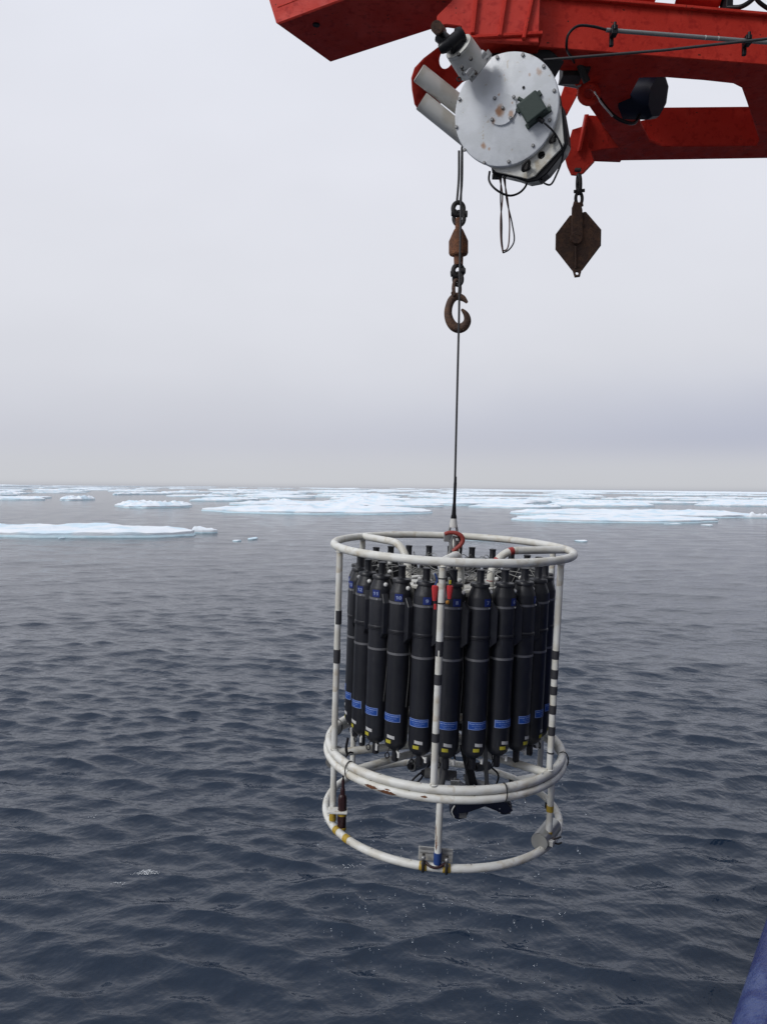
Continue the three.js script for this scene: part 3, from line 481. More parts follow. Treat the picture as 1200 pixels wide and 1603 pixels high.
  for (const p of [[[0.10, 0.485, 0.24], [0.17, 0.44, 0.27], [0.12, 0.38, 0.29], [0.15, 0.30, 0.30]], [[-0.13, 0.50, 0.22], [-0.20, 0.44, 0.24], [-0.16, 0.40, 0.16], [-0.06, 0.46, -0.05]], [[0.26, 0.47, 0.02], [0.33, 0.43, 0.08], [0.30, 0.38, 0.18], [0.27, 0.30, 0.26]], [[-0.02, 0.56, 0.30], [0.03, 0.62, 0.26], [0.05, 0.56, 0.2]]]) mk('sensor_tubing', hose(p.map(q => V(q[0], q[1] - 0.17, q[2])), 0.006, 22, 7), M.black, rosette);
  // inner feet: bottom ring junction boxes and the far-side float
  mk('junction_box', rbox(0.17, 0.055, 0.13, pol(RR - 0.005, 120, 0.03), new THREE.Quaternion().setFromAxisAngle(V(0, 1, 0), 28 * D), 0.006), M.white, rosette);
  for (const a of [132, 100]) mk('foot_pad', disc(pol(RR, a, -0.035), V(0, 1, 0), 0.035, 0.03, 18), M.black, rosette);
  for (const [a, y] of [[-92, 0.30], [-96, 0.31]]) mk('pump_body', sweep([pol(RR - 0.06, a, y), pol(RR - 0.02, a + 8, y - 0.01)], 0.035, 18), M.grey, rosette);
  for (const a of [-78, -58]) mk('clip', hose([pol(RR - 0.03, a, 0.56), pol(RR - 0.02, a, 0.50), pol(RR - 0.03, a, 0.46)], 0.008, 10), M.black, rosette);
  mk('junction_clamp', join([rbox(0.05, 0.03, 0.03, V(0.01, 0.43, 0.62)), rod(V(0.0, 0.44, 0.62), V(0.10, 0.37, 0.60), 0.010, 10), rod(V(0.01, 0.43, 0.58), V(0.11, 0.36, 0.56), 0.010, 10)]), M.steel, rosette);
  mk('inner_post', rod(pol(0.30, -6, HM), pol(0.30, -6, 1.4), 0.0185, 14), M.white, rosette);
  for (const a of [111, 231]) mk('inner_post', rod(pol(0.30, a, HM), pol(0.30, a, 1.4), 0.0185, 14), M.white, rosette);
}
// ---- bottles
{
  const R = 0.0655;
  const bodyG = lathe([[0, 0.548], [0.03, 0.548], [0.037, 0.552], [0.056, 0.570], [0.0635, 0.592], [R, 0.607], [R, 1.205], [0.0685, 1.209], [0.0685, 1.226], [R, 1.23], [R, 1.43], [0.063, 1.442], [0.045, 1.487], [0.043, 1.497], [0, 1.497]], 32);
  const patch = (rad, y0, y1, a0, a1, n = 12, u0 = 0, u1 = 1, v0 = 0, v1 = 1, skew = 0) => {
    const pos = [], nor = [], uv = [], idx = [];
    for (let i = 0; i <= n; i++) { const t = i / n, a = (a0 + (a1 - a0) * t) * D, s = Math.sin(a), c = Math.cos(a), dy = skew * (t - 0.5); for (const [y, v] of [[y0, v0], [y1, v1]]) { pos.push(rad * s, y + dy, rad * c); nor.push(s, 0, c); uv.push(u0 + (u1 - u0) * t, v); } }
    for (let i = 0; i < n; i++) { const b = i * 2; idx.push(b, b + 2, b + 1, b + 1, b + 2, b + 3); }
    const g = new THREE.BufferGeometry(); g.setAttribute('position', new THREE.Float32BufferAttribute(pos, 3)); g.setAttribute('normal', new THREE.Float32BufferAttribute(nor, 3)); g.setAttribute('uv', new THREE.Float32BufferAttribute(uv, 2)); g.setIndex(idx); return g;
  };
  const atlas = document.createElement('canvas'); atlas.width = 1024; atlas.height = 768; const c2 = atlas.getContext('2d');
  for (let i = 0; i < 24; i++) { const x = (i % 6) * 170, y = Math.floor(i / 6) * 192; c2.fillStyle = '#152a70'; c2.fillRect(x, y, 170, 192); c2.fillStyle = '#98a6c8'; c2.font = 'bold 120px sans-serif'; c2.textAlign = 'center'; c2.textBaseline = 'middle'; c2.fillText(String(i + 1), x + 85, y + 100); }
  const atlasT = new THREE.CanvasTexture(atlas); atlasT.colorSpace = THREE.SRGBColorSpace;
  const lab = document.createElement('canvas'); lab.width = 1024; lab.height = 448; const c3 = lab.getContext('2d');
  c3.fillStyle = '#1b4796'; c3.fillRect(0, 0, 1024, 448); c3.strokeStyle = '#9fb2dc'; c3.lineWidth = 18; c3.strokeRect(20, 20, 984, 408);
  c3.fillStyle = '#a4b6de'; c3.textAlign = 'center'; c3.textBaseline = 'middle'; c3.font = 'bold 82px sans-serif'; c3.fillText('Ocean Test Equipment', 512, 118, 900); c3.font = '58px sans-serif'; c3.fillText('Fort Lauderdale, Florida', 512, 240, 780); c3.fillText('Water Sampler', 512, 340, 520);
  const labT = new THREE.CanvasTexture(lab); labT.colorSpace = THREE.SRGBColorSpace;
  const mAtlas = std({ map: atlasT, roughness: 0.6 }), mLab = std({ map: labT, roughness: 0.5 });
  const hq = a => new THREE.Quaternion().setFromAxisAngle(V(0, 1, 0), a * D);
  const radial = (r, a, y) => pol(r, a, y);
  const shared = {
    collar: lathe([[0.044, 1.488], [0.053, 1.491], [0.053, 1.503], [0.050, 1.508], [0, 1.511]], 26),
    neck: lathe([[0.031, 1.509], [0.0235, 1.514], [0.0205, 1.522], [0.0205, 1.572], [0.023, 1.574], [0.023, 1.581], [0.018, 1.583], [0, 1.583]], 20),
    band1: lathe([[R + 0.0004, 1.374], [R + 0.0016, 1.3745], [R + 0.0016, 1.3865], [R + 0.0004, 1.387]], 32),
    band2: lathe([[R + 0.0004, 1.091], [R + 0.0016, 1.0915], [R + 0.0016, 1.1035], [R + 0.0004, 1.104]], 32),
    spigot: lathe([[0, 0.478], [0.016, 0.478], [0.019, 0.482], [0.019, 0.542], [0.025, 0.549], [0, 0.552]], 16),
    handle: (() => { const s = new THREE.Shape([[0, 0], [0.034, 0.03], [0.034, 0.20], [0.004, 0.245], [0, 0.245], [-0.012, 0.235], [-0.012, 0.005]].map(p => new THREE.Vector2(...p))); const g = new THREE.ExtrudeGeometry(s, { depth: 0.028, bevelThickness: 0.003, bevelSize: 0.003, bevelSegments: 1 }); g.translate(0, 0, -0.014); g.rotateY(-Math.PI / 2); g.translate(0, 1.165, R); g.rotateY(66 * D); return planarUV(g); })(),
    plug: (() => { const g = new THREE.SphereGeometry(0.0125, 12, 8); const c = radial(0.057, 72, 1.462); g.translate(c.x, c.y, c.z); return g; })(),
    label: patch(R + 0.0012, 0.718, 0.762, -52, 52, 18),
    white: patch(R + 0.0012, 0.624, 0.642, -14, 26, 6, 0, 1, 0, 1, -0.006),
    yellow: patch(R + 0.0012, 0.596, 0.615, -22, 8, 6),
    valve: join([rod(radial(0.02, 55, 0.545), radial(0.056, 55, 0.527), 0.006, 8), rod(radial(0.052, 55, 0.515), radial(0.052, 55, 0.545), 0.008, 8)]),
    ring: (() => { const p = []; for (let i = 0; i < 14; i++) { const t = i / 14 * 6.283; p.push(V(0.0 + 0.011 * Math.cos(t), 0.505 + 0.016 * Math.sin(t), 0.0)); } const c = radial(0.045, -60, 0); const g = join([sweep(p, 0.0032, 6, true), rod(V(0, 0.518, 0), V(0.012, 0.552, -0.015), 0.003, 6)]); g.rotateY(0.5); g.translate(c.x, 0, c.z); return g; })(),
    joint: lathe([[0.0686, 1.214], [0.0697, 1.2155], [0.0697, 1.2195], [0.0686, 1.221]], 32),
    spring: sweep(curve([radial(0.0655, 92, 1.16), radial(0.072, 88, 1.0), radial(0.0665, 80, 0.8)], 10), 0.0014, 5),
    bolt: rod(radial(R, 30, 1.380), radial(R + 0.006, 30, 1.380), 0.005, 8),
  };
  const bodyMats = [0, 0.37, 0.71, 0.13].map((o, i) => { const m = M.plastic.clone(); m.map = rep(plasticTex, 0.5 + 0.06 * i); m.map.offset.set(o, o * 1.7); m.color = new THREE.Color(0.9 + 0.1 * i, 0.9 + 0.1 * i, 0.9 + 0.09 * i); return m; });
  const proto = new THREE.Mesh(bodyG, M.plastic); proto.name = 'bottle'; proto.castShadow = proto.receiveShadow = true;
  for (const [n, k, m] of [['collar', 'collar', M.plastic], ['neck', 'neck', M.plastic], ['clamp_band', 'band1', M.bandSteel], ['clamp_band', 'band2', M.bandSteel], ['spigot', 'spigot', M.plastic], ['handle', 'handle', M.plastic], ['vent_plug', 'plug', M.whiteKnob], ['maker_label', 'label', mLab], ['white_sticker', 'white', M.paper], ['yellow_sticker', 'yellow', M.yellow], ['drain_valve', 'valve', M.whiteKnob], ['ring_clip', 'ring', M.black], ['joint_groove', 'joint', M.black], ['closing_line', 'spring', M.grey], ['band_screw', 'bolt', M.steel]]) mk(n, shared[k], m, proto);
  const rnd = seeded(4);
  for (let n = 1; n <= 24; n++) {
    const b = n === 1 ? proto : proto.clone(), th = -4 + 15 * (8 - n);
    b.position.copy(pol(0.563, th, (rnd() - 0.5) * 0.008)); b.quaternion.setFromAxisAngle(V(0, 1, 0), (th + (rnd() - 0.5) * 9) * D);
    b.material = bodyMats[Math.floor(rnd() * bodyMats.length)]; rosette.add(b);
  }
  let n = 1; for (const b of rosette.children.filter(o => o.name === 'bottle')) {
    const i = n - 1, u = (i % 6) * 170 / 1024, v = 1 - Math.floor(i / 6) * 192 / 768;
    mk('number_label', patch(R + 0.0012, 1.391, 1.432, 2, 40, 8, u, u + 170 / 1024, v - 0.25, v), mAtlas, b);
    if (n === 8) { const c = pol(R + 0.004, -22, 1.412), g = new THREE.SphereGeometry(0.011, 12, 8); g.translate(c.x, c.y, c.z); mk('orange_button', g, std({ color: new THREE.Color(0.55, 0.25, 0.04), roughness: 0.6 }), b); }
    n++;
  }
}

// ================================================================== CRANE
const CR = 2.50;                                               // underside of the crane arm over eye level
const crane = thing('ship_crane', 'red steel ship crane arm with box beam tip reaching out overhead', 'crane', onLevel(1000, 200, EYE + CR));
{
  const y0 = EYE + CR, y1 = EYE + 2.77, L = (px, py, y = y0) => onLevel(px, py, y);
  const up = V(0, 1, 0);
  // bottom plate of the arm with its big opening
  const outer = [[815, 73], [1420, 121], [1420, 244], [972, 251.5], [970, 254.5], [915, 252.5], [905, 238], [966, 231], [938, 190], [915, 158], [880, 112], [835, 92]].map(p => L(...p));
  const hole = [[1000, 122], [1035, 121], [1100, 126], [1146, 131], [1160, 138], [1168, 160], [1188, 220], [1183, 228], [1110, 229], [1034, 229], [1016, 221], [1003, 196], [985, 150]].map(p => L(...p));
  mkw('bottom_plate', slab(outer, up, 0.02, [hole], 0.004), M.red, crane);
  // near and far webs
  const web = (a, b, h, t, name) => { const d = b.clone().sub(a).normalize(), n = d.clone().cross(up).normalize(); const pts = [a, b, b.clone().add(V(0, h, 0)), a.clone().add(V(0, h, 0))]; return mkw(name, slab(pts, n, t), M.red, crane); };
  const nA = L(800, 70).add(V(0, -0.003, -0.014)), nB = L(1420, 119).add(V(0, -0.003, -0.014));
  web(nA, nB, 0.275, 0.02, 'near_web');
  { const d = nB.clone().sub(nA).normalize(); mkw('top_flange', slab([nA.clone().add(V(0, 0.27, -0.16)), nB.clone().add(V(0, 0.27, -0.16)), nB.clone().add(V(0, 0.27, 0.045)), nA.clone().add(V(0, 0.27, 0.045))], up, 0.02), M.red, crane); }
  const fA = L(1010, 230).add(V(0, 0.006, -0.014)), fB = L(1420, 226.8).add(V(0, 0.006, -0.014));
  web(fA, fB, 0.275, 0.02, 'far_web');
  { const s = L(936, 233).add(V(0, 0.004, 0)); const pts = [s, fA.clone(), fA.clone().add(V(0, 0.19, 0)), s.clone().add(V(0, 0.12, 0))]; mkw('far_web_end', slab(pts, fA.clone().sub(s).cross(up).normalize(), 0.02), M.red, crane); }
  // diagonal cross web inside the arm, left of the opening
  { const a = L(905, 135).add(V(0, 0.022, 0)), b = L(985, 215).add(V(0, 0.022, 0)); mkw('cross_web', slab([a, b, b.clone().add(V(0, 0.16, 0)), a.clone().add(V(0, 0.2, 0))], b.clone().sub(a).cross(up).normalize(), 0.02), M.red, crane); }
  // tip plate with stiffening ribs
  const tz = 4.37, T = (px, py, z = tz) => at(px, py, z);
  const tn = V(-0.10, 0.10, 1).normalize(), tp = T(760, 40), H = (px, py) => onPlane(px, py, tp, tn);
  const tip = mkw('tip_plate', slab([[748, -60], [716, -2], [684, 30], [683, 46], [700, 44], [722, 47], [733, 66], [815, 71], [842, 72], [846, -60]].map(p => H(...p)), tn, 0.03), M.redLit, crane);
  for (const [a, b, w] of [[[752, -60], [739, 62], 0.022], [[800, -60], [781, 66], 0.022], [[846, -60], [818, 70], 0.02]]) { const p = H(...a), q = H(...b), d = q.clone().sub(p).normalize(), s = d.clone().cross(tn).normalize().multiplyScalar(w / 2); mkw('rib', slab([p.clone().add(s), q.clone().add(s), q.clone().sub(s), p.clone().sub(s)].map(v => v.addScaledVector(tn, 0.03)), tn, 0.028), M.red, tip); }
  { const p = H(733, 63), q = H(846, 71); mkw('bottom_flange', slab([p, q, q.clone().add(V(0.01, 0, -0.22)), p.clone().add(V(0.02, 0, -0.22))].map(v => v.add(V(0, -0.014, 0.045))), up, 0.02), M.red, tip); }
  // box beam running back to the left
  const e2 = L(517, 98, EYE + 2.80), e1 = L(433, 38, EYE + 2.80);
  const dir = V(0.86, 0, 0.5).normalize(), wv = e1.clone().sub(e2);
  const Lb = 0.95; const r2 = e2.clone().addScaledVector(dir, Lb), r1 = e1.clone().addScaledVector(dir, Lb + 0.1);
  // a closed box: bottom, near side, far side, end and top, with a thin seam on the near side
  const bg = slab([e1, e2, r2, r1], up, 0.42, [], 0.008); { const p = bg.attributes.position; for (let i = 0; i < p.count; i++) { const q = V(p.getX(i), p.getY(i), p.getZ(i)), t = q.clone().sub(e1).dot(dir); if (t < 0.25) { q.addScaledVector(dir, -0.36 * (q.y - e1.y)); p.setXYZ(i, q.x, q.y, q.z); } } bg.computeVertexNormals(); }   // the end leans out towards the top
  const beam = mkw('box_beam', bg, M.redLit, crane);
  { const s = e1.clone().add(V(0.012, 0.10, 0.0)).addScaledVector(wv.clone().normalize(), 0.004), f = s.clone().addScaledVector(dir, 0.95); mkw('weld_seam', sweep([s, f], 0.006, 6), M.red, beam); }
  { const c = L(495, 38, EYE + 2.80); mkw('drain_plug', disc(c.clone().add(V(0, 0.004, 0)), V(0, -1, 0), 0.022, 0.012, 14), M.black, beam); }
  // pipe with clamps on the near web
  const pz = 4.30, P1 = at(948, 47, pz), P2 = at(1240, 69.5, pz + 0.12);
  const pipe = mkw('hydraulic_pipe', sweep([P1, P2], 0.0115, 12), M.dullSteel, crane);
  for (const t of [0.52, 0.59]) { const p = P1.clone().lerp(P2, t); mkw('pipe_mark', sweep([p, p.clone().lerp(P2, 0.01)], 0.0122, 10), M.whiteKnob, pipe); }
  for (const [px, py, z] of [[960, 49, pz], [1169, 64, pz + 0.09]]) { const c = at(px, py, z); mkw('pipe_clamp', join([rbox(0.034, 0.05, 0.045, c), rod(c.clone().add(V(0, 0, 0.02)), c.clone().add(V(0, 0.036, 0.02)), 0.009, 10), rbox(0.022, 0.08, 0.02, c.clone().add(V(-0.004, -0.025, -0.03)))]), M.black, crane); }
  mkw('hydraulic_hose', hose([at(950, 47, pz), at(925, 41, pz), at(903, 41, pz + 0.01), at(889, 54, pz + 0.02), at(886, 72, pz + 0.05), at(896, 93, pz + 0.25), at(902, 105, pz + 0.4)], 0.0075, 36), M.black, crane);
  // lug plate and bracket at the outer end
  const lz = 5.45, lugN = V(-0.35, -0.25, 0.9).normalize(), lp = at(905, 240, lz), G = (px, py) => onPlane(px, py, lp, lugN);
  const lug = mkw('lug_plate', slab([[896, 204], [912, 199], [925, 238], [930, 254], [913, 272], [905, 276], [894, 275], [888, 262], [884, 247]].map(p => G(...p)), lugN, 0.035, [[[892, 266], [893, 260], [898, 259], [901, 262], [900, 268], [896, 270]].map(p => G(...p))]), M.red, crane);
  mkw('side_bracket', slab([[914, 180], [932, 181], [967, 231], [906, 236]].map(p => onPlane(...p, at(930, 210, 5.38), V(-0.1, -0.45, 0.9).normalize())), V(-0.1, -0.45, 0.9).normalize(), 0.02), M.red, crane);
  { const a = onPlane(914, 179, at(930, 210, 5.36), V(-0.1, -0.45, 0.9).normalize()), b = onPlane(902, 236, at(930, 210, 5.36), V(-0.1, -0.45, 0.9).normalize()); mkw('bracket_edge', slab([a, b, b.clone().add(V(0.02, 0, 0.004)), a.clone().add(V(0.02, 0, 0.004))], V(0, -0.45, 0.9).normalize(), 0.05), M.red, crane); }
  // dark hydraulic motor inside the arm
  const m0 = at(985, 150, 5.13), m1 = at(1030, 150, 5.), hexr = 0.145;
  const motor = mkw('hydraulic_motor', sweep([m0, m0.clone().lerp(m1, 0.86), m1], [hexr, hexr, hexr * 0.86], 8), M.navy, crane);
  mkw('motor_bracket', sweep([at(935, 130, 5.18), m0], 0.10, 10), M.black, motor);
  mkw('motor_hose', hose([at(925, 130, 4.93), at(945, 165, 4.88), at(965, 185, 4.88), at(990, 193, 4.93), at(1000, 180, 5.03)], 0.011, 28), M.black, motor);
  mkw('cylinder_eye', join([sweep(circle3(at(921, 147, 4.83), V(1, 0, 0), V(0, 1, 0), 0.052, 18), 0.022, 10, true), rod(at(905, 130, 4.83), at(900, 110, 4.78), 0.035, 12)]), M.red, crane);
  mkw('piston_rod', rod(at(874, 128, 4.83), at(908, 134, 4.83), 0.019, 14), M.dullSteel, crane);
  mkw('valve_block', join([rbox(0.12, 0.10, 0.10, at(893, 112, 4.73)), rbox(0.07, 0.07, 0.09, at(912, 105, 4.68)), rod(at(905, 96, 4.63), at(918, 128, 4.68), 0.022, 10)]), M.darkIron, crane);
  mkw('steel_pipe', hose([at(930, 143, 4.78), at(940, 160, 4.78), at(958, 182, 4.83)], 0.006, 12), M.steel, crane);
  mkw('inner_beam', slab([at(872, 165, 5.33), at(884, 130, 5.33), at(908, 140, 5.33), at(886, 182, 5.33)], V(0, 0, 1), 0.03), M.red, crane);
  // added boom over the arm, out of view: keeps the light off the inner side of the far web
  { const u0 = V(0.85, EYE + 3.36, -4.4), u1 = V(5.2, EYE + 3.36, -4.5), u2 = V(5.2, EYE + 3.36, -5.4), u3 = V(0.85, EYE + 3.36, -5.3); mkw('shade_boom', slab([u0, u1, u2, u3], up, 0.5), M.red, crane); for (const x of [2.6, 4.4]) mkw('shade_boom_strut', rbox(0.14, 0.7, 0.3, V(x, EYE + 3.1, -4.75)), M.red, crane); }
  // pieces standing on top of the arm
  mkw('top_cylinder', rod(at(955, -14, 4.68), at(1022, -10, 4.68), 0.085, 18), M.red, crane);
  mkw('top_cylinder', rod(at(1062, -18, 4.78), at(1130, -8, 4.73), 0.10, 18), M.red, crane);
  mkw('top_bracket', rbox(0.04, 0.12, 0.1, at(1136, 4, 4.68)), M.black, crane);
  mkw('top_hose', hose([at(1138, 12, 4.63), at(1160, 10, 4.58), at(1180, -4, 4.58), at(1195, -30, 4.58)], 0.014, 20), M.black, crane);
  mkw('top_hose', hose([at(1174, -20, 4.63), at(1186, 2, 4.63), at(1212, 20, 4.63)], 0.012, 20), M.black, crane);
  // left bracket with pin that carries the sheave block
  const pinC = at(683, 42, 4.12);
  const pin = mkw('hinge_pin', sweep([at(690, 50, 4.40), pinC], 0.031, 20), M.rust, crane);
  // dark red guard plate behind the rollers
  const gp = at(690, 120, 4.78), gn = V(0.3, -0.62, 0.8).normalize(), Q = (px, py) => onPlane(px, py, gp, gn);
  mkw('guard_plate', slab([[692, 68], [662, 91], [648, 106], [643, 122], [644, 140], [648, 163], [654, 172], [672, 176], [700, 150], [722, 128], [765, 108], [752, 66], [720, 60]].map(p => Q(...p)), gn, 0.02, [circle3(Q(697, 92), gn.clone().cross(V(0, 1, 0)).normalize(), V(0, 1, 0), 0.045, 20, 0.065)], 0.004), M.red, crane);
}

// ================================================================== SHEAVE BLOCK
const SN = V(-Math.sin(23 * D) * Math.cos(9 * D), -Math.sin(9 * D), Math.cos(23 * D) * Math.cos(9 * D)).normalize();
const SC = at(790.5, 171.7, 4.38);
const SU = V(0, 1, 0).cross(SN).normalize(), SV = SN.clone().cross(SU);
const SR = 0.3058 * 4.38 / 4.5;
const block = thing('cable_sheave', 'white round cable sheave housing with bolted cover disc hung under crane tip', 'cable sheave', SC);
const onS = (px, py, off = 0) => onPlane(px, py, SC.clone().addScaledVector(SN, off), SN);
{
  // cover disc, stained where bolts and hub have rusted
  const stains = [[784, 174, 0.024, 1], [780, 177, 0.018, 1], [800, 180, 0.016, 0.9], [756, 228, 0.014, 1], [844, 114, 0.014, 0.7], [772, 190, 0.016, 0.9], [828, 117, 0.006, 0.6], [788, 118, 0.006, 0.5], [765, 233, 0.006, 0.7], [802, 162, 0.006, 0.9], [781, 149, 0.006, 0.7]].map(([a, b, r, k]) => { const p = onS(a, b).sub(SC); return [p.dot(SU) / SR, p.dot(SV) / SR, r / SR * 1.5, k]; });
  const dt = dataTex(512, (u, v) => {
    const x = (u - 0.5) * 2.2, y = (v - 0.5) * 2.2, n = fbm(u * 9, v * 9, 201, 5), m = fbm(u * 40, v * 40, 207, 3);
    let c = mixc([0.885, 0.90, 0.92], [0.85, 0.865, 0.88], sst(0.4, 0.7, n));
    for (const [sx, sy, r, k] of stains) { const d = Math.hypot(x - sx, (y - sy) * 0.8) / r + 1.1 * (n - 0.5) + 0.7 * (m - 0.5); c = mixc(c, [0.60, 0.36, 0.20], k * 0.55 * sst(1.0, 0.15, d)); }
    c = mixc(c, [0.70, 0.64, 0.55], 0.4 * sst(0.70, 0.78, 0.5 * m + 0.5 * n));
    return c;
  });
  const mDisc = std({ map: dt, roughness: 0.55, roughnessMap: rep(roughTex, 0.4), bumpMap: rep(grainBump, 0.3), bumpScale: 0.0008 });
  const prof = [[0, 0], [SR - 0.012, 0], [SR - 0.004, -0.003], [SR, -0.01], [SR, -0.028], [SR - 0.004, -0.032], [SR - 0.03, -0.034], [0.0, -0.034]].map(([r, h]) => new THREE.Vector2(r, h));
  let g = new THREE.LatheGeometry(prof.reverse(), 96); g = toCreasedNormals(g, 0.5); g.rotateX(Math.PI / 2);
  { const p = g.attributes.position, uv = g.attributes.uv; for (let i = 0; i < p.count; i++) uv.setXY(i, p.getX(i) / SR / 2.2 + 0.5, p.getY(i) / SR / 2.2 + 0.5); }
  g.applyMatrix4(new THREE.Matrix4().makeBasis(SU, SV, SN).setPosition(SC));
  const cover = mkw('cover_disc', g, mDisc, block);
  const onD = (px, py) => onS(px, py, 0.0);
  for (const [px, py] of [[778, 90], [818, 86], [850.5, 104], [867, 142], [859, 167], [860, 188], [834, 228], [796, 253], [757.5, 255], [727, 235], [714, 199], [719, 155.5], [742, 116]]) { const c = onD(px, py); mkw('bolt', sweep([c, c.clone().addScaledVector(SN, 0.008), c.clone().addScaledVector(SN, 0.0105)], [0.0098, 0.0098, 0.007], 10), M.dullSteel, cover); }
  const hc = onD(785.5, 171.5);
  { let hg = new THREE.CylinderGeometry(0.082, 0.084, 0.012, 40); hg.rotateX(Math.PI / 2); hg = toCreasedNormals(hg, 0.6); const p = hg.attributes.position, uv = hg.attributes.uv, off = hc.clone().sub(SC), ox = off.dot(SU), oy = off.dot(SV); for (let i = 0; i < p.count; i++) uv.setXY(i, (p.getX(i) + ox) / SR / 2.2 + 0.5, (p.getY(i) + oy) / SR / 2.2 + 0.5); hg.applyMatrix4(new THREE.Matrix4().makeBasis(SU, SV, SN).setPosition(hc.clone().addScaledVector(SN, 0.006))); mkw('hub_cap', hg, mDisc, block); }
  for (const [px, py] of [[774, 154], [804, 152], [786.5, 169], [770, 187.5], [799, 185]]) { const c = onS(px, py, 0.012); mkw('hub_bolt', sweep([c, c.clone().addScaledVector(SN, 0.009), c.clone().addScaledVector(SN, 0.012)], [0.0095, 0.0095, 0.006], 10), M.dullSteel, block); }
  { const c = onS(819, 137, 0.001); mkw('small_hole', disc(c, SN, 0.0075, 0.004, 12), M.black, block); }
  // housing plate behind the cover, with the bottom corner standing out
  const hp = -0.036, O = (px, py) => onS(px, py, hp);
  const arcPts = []; for (let i = 0; i <= 40; i++) { const a = (-20 + 268 * i / 40) * D; arcPts.push(SC.clone().addScaledVector(SN, hp).addScaledVector(SU, (SR - 0.006) * Math.cos(a)).addScaledVector(SV, (SR - 0.006) * Math.sin(a))); }
  const corner = [[776, 269], [812, 277], [825, 280], [836, 276], [879, 231], [882, 224], [877, 165]].map(p => O(...p));
  const hole = (px, py, r, rr = r) => circle3(O(px, py), SU, SV, r, 18, rr);
  mkw('housing_plate', slab([...arcPts, ...corner].reverse().map(p => p.addScaledVector(SN, -0.016)), SN, 0.016, [hole(846.5, 242.5, 0.021), hole(857, 254.5, 0.0001)].slice(0, 1), 0.003), M.white, block);
  // dark side cheeks of the housing
  const big = [[770, 271], [808, 280], [826, 286], [842, 283], [856, 272], [883, 238], [888, 226], [887, 210], [879, 165]].map(p => onS(p[0], p[1], -0.062));
  const arc2 = []; for (let i = 0; i <= 40; i++) { const a = (-20 + 268 * i / 40) * D; arc2.push(SC.clone().addScaledVector(SN, -0.062).addScaledVector(SU, (SR - 0.012) * Math.cos(a)).addScaledVector(SV, (SR - 0.012) * Math.sin(a))); }
  mkw('rear_housing', slab([...arc2, ...big].reverse().map(p => p.addScaledVector(SN, -0.11)), SN, 0.118, [circle3(onS(857, 255, -0.17), SU, SV, 0.018, 18)], 0.006), M.black, block);
  mkw('sheave_wheel', sweep([SC.clone().addScaledVector(SN, -0.175), SC.clone().addScaledVector(SN, -0.20), SC.clone().addScaledVector(SN, -0.215)], [SR - 0.015, SR - 0.02, SR - 0.04], 64), M.white, block);
  // lifting eye bolts on the corner
  for (const [px, py, s] of [[866, 219, 0.9], [825, 262, 1.1]]) { const c = onS(px, py, -0.03); mkw('eye_bolt', join([disc(c, SN, 0.017 * s, 0.012, 14), sweep(circle3(c.clone().addScaledVector(SN, 0.034 * s), SU.clone().add(SV).normalize(), SN.clone().addScaledVector(SV, 0.4).normalize(), 0.024 * s, 18), 0.008 * s, 8, true)]), M.darkIron, block); }
  // dark green sensor box on the cover
  const gc = onS(833, 170, 0.035), qx = onS(853, 166, 0.035).sub(onS(824, 189, 0.035)).normalize(), qy = SN.clone().cross(qx).normalize();
  const qm = new THREE.Quaternion().setFromRotationMatrix(new THREE.Matrix4().makeBasis(qx, qy, SN));
  const bx = mkw('sensor_box', rbox(0.125, 0.125, 0.075, gc, qm, 0.01), M.greenBox, block);
  mkw('box_foot', rbox(0.155, 0.03, 0.018, gc.clone().addScaledVector(qy, -0.052).addScaledVector(SN, -0.028), qm), M.greenBox, bx);
  mkw('box_foot', rbox(0.155, 0.03, 0.018, gc.clone().addScaledVector(qy, 0.052).addScaledVector(SN, -0.028), qm), M.greenBox, bx);
  mkw('cable_gland', rod(gc.clone().addScaledVector(qy, 0.06).addScaledVector(qx, -0.02), gc.clone().addScaledVector(qy, 0.095).addScaledVector(qx, -0.035), 0.011, 10), M.greenBox, bx);
  mkw('cable_gland', rod(gc.clone().addScaledVector(qy, -0.06).addScaledVector(qx, 0.0), gc.clone().addScaledVector(qy, -0.095).addScaledVector(qx, 0.012), 0.013, 10), M.black, bx);
  mkw('sensor_cable', hose([onS(851, 192, 0.04), onS(862, 202, 0.03), onS(870, 212, 0.015), onS(879, 231, 0.0), onS(880, 246, -0.04), onS(871, 272, -0.06), onS(861, 289, -0.06), onS(852, 287, -0.06), onS(846, 280, -0.08)], 0.0055, 44), M.black, block);
  // rollers on the left
  for (const [a, b, r, z0, z1] of [[[655, 114], [748, 188], 0.054, 4.66, 4.78], [[659, 158], [750, 232], 0.054, 4.70, 4.80]]) { const p = at(a[0], a[1], z0), q = at(b[0], b[1], z1), d = q.clone().sub(p).normalize(); mkw('guide_roller', sweep([p, p.clone().addScaledVector(d, 0.006), q], [r * 0.95, r, r], 36), M.white, block); }
  // swivel: white barrel, black yoke, cross bar
  const s0 = at(717, 72, 4.23), s1 = at(740, 106, 4.33);
  const barrel = mkw('swivel_barrel', sweep([s0, s0.clone().lerp(s1, 0.02), s0.clone().lerp(s1, 0.10), s0.clone().lerp(s1, 0.101), s0.clone().lerp(s1, 0.12), s0.clone().lerp(s1, 0.121), s1], [0.076, 0.08, 0.08, 0.078, 0.078, 0.081, 0.086], 36), M.white, block);
  for (const [px, py] of [[718, 86], [737, 93], [723, 106]]) mkw('socket_screw', disc(at(px, py, 4.195), V(-0.5, 0.1, 1).normalize(), 0.010, 0.012, 10), M.black, barrel);
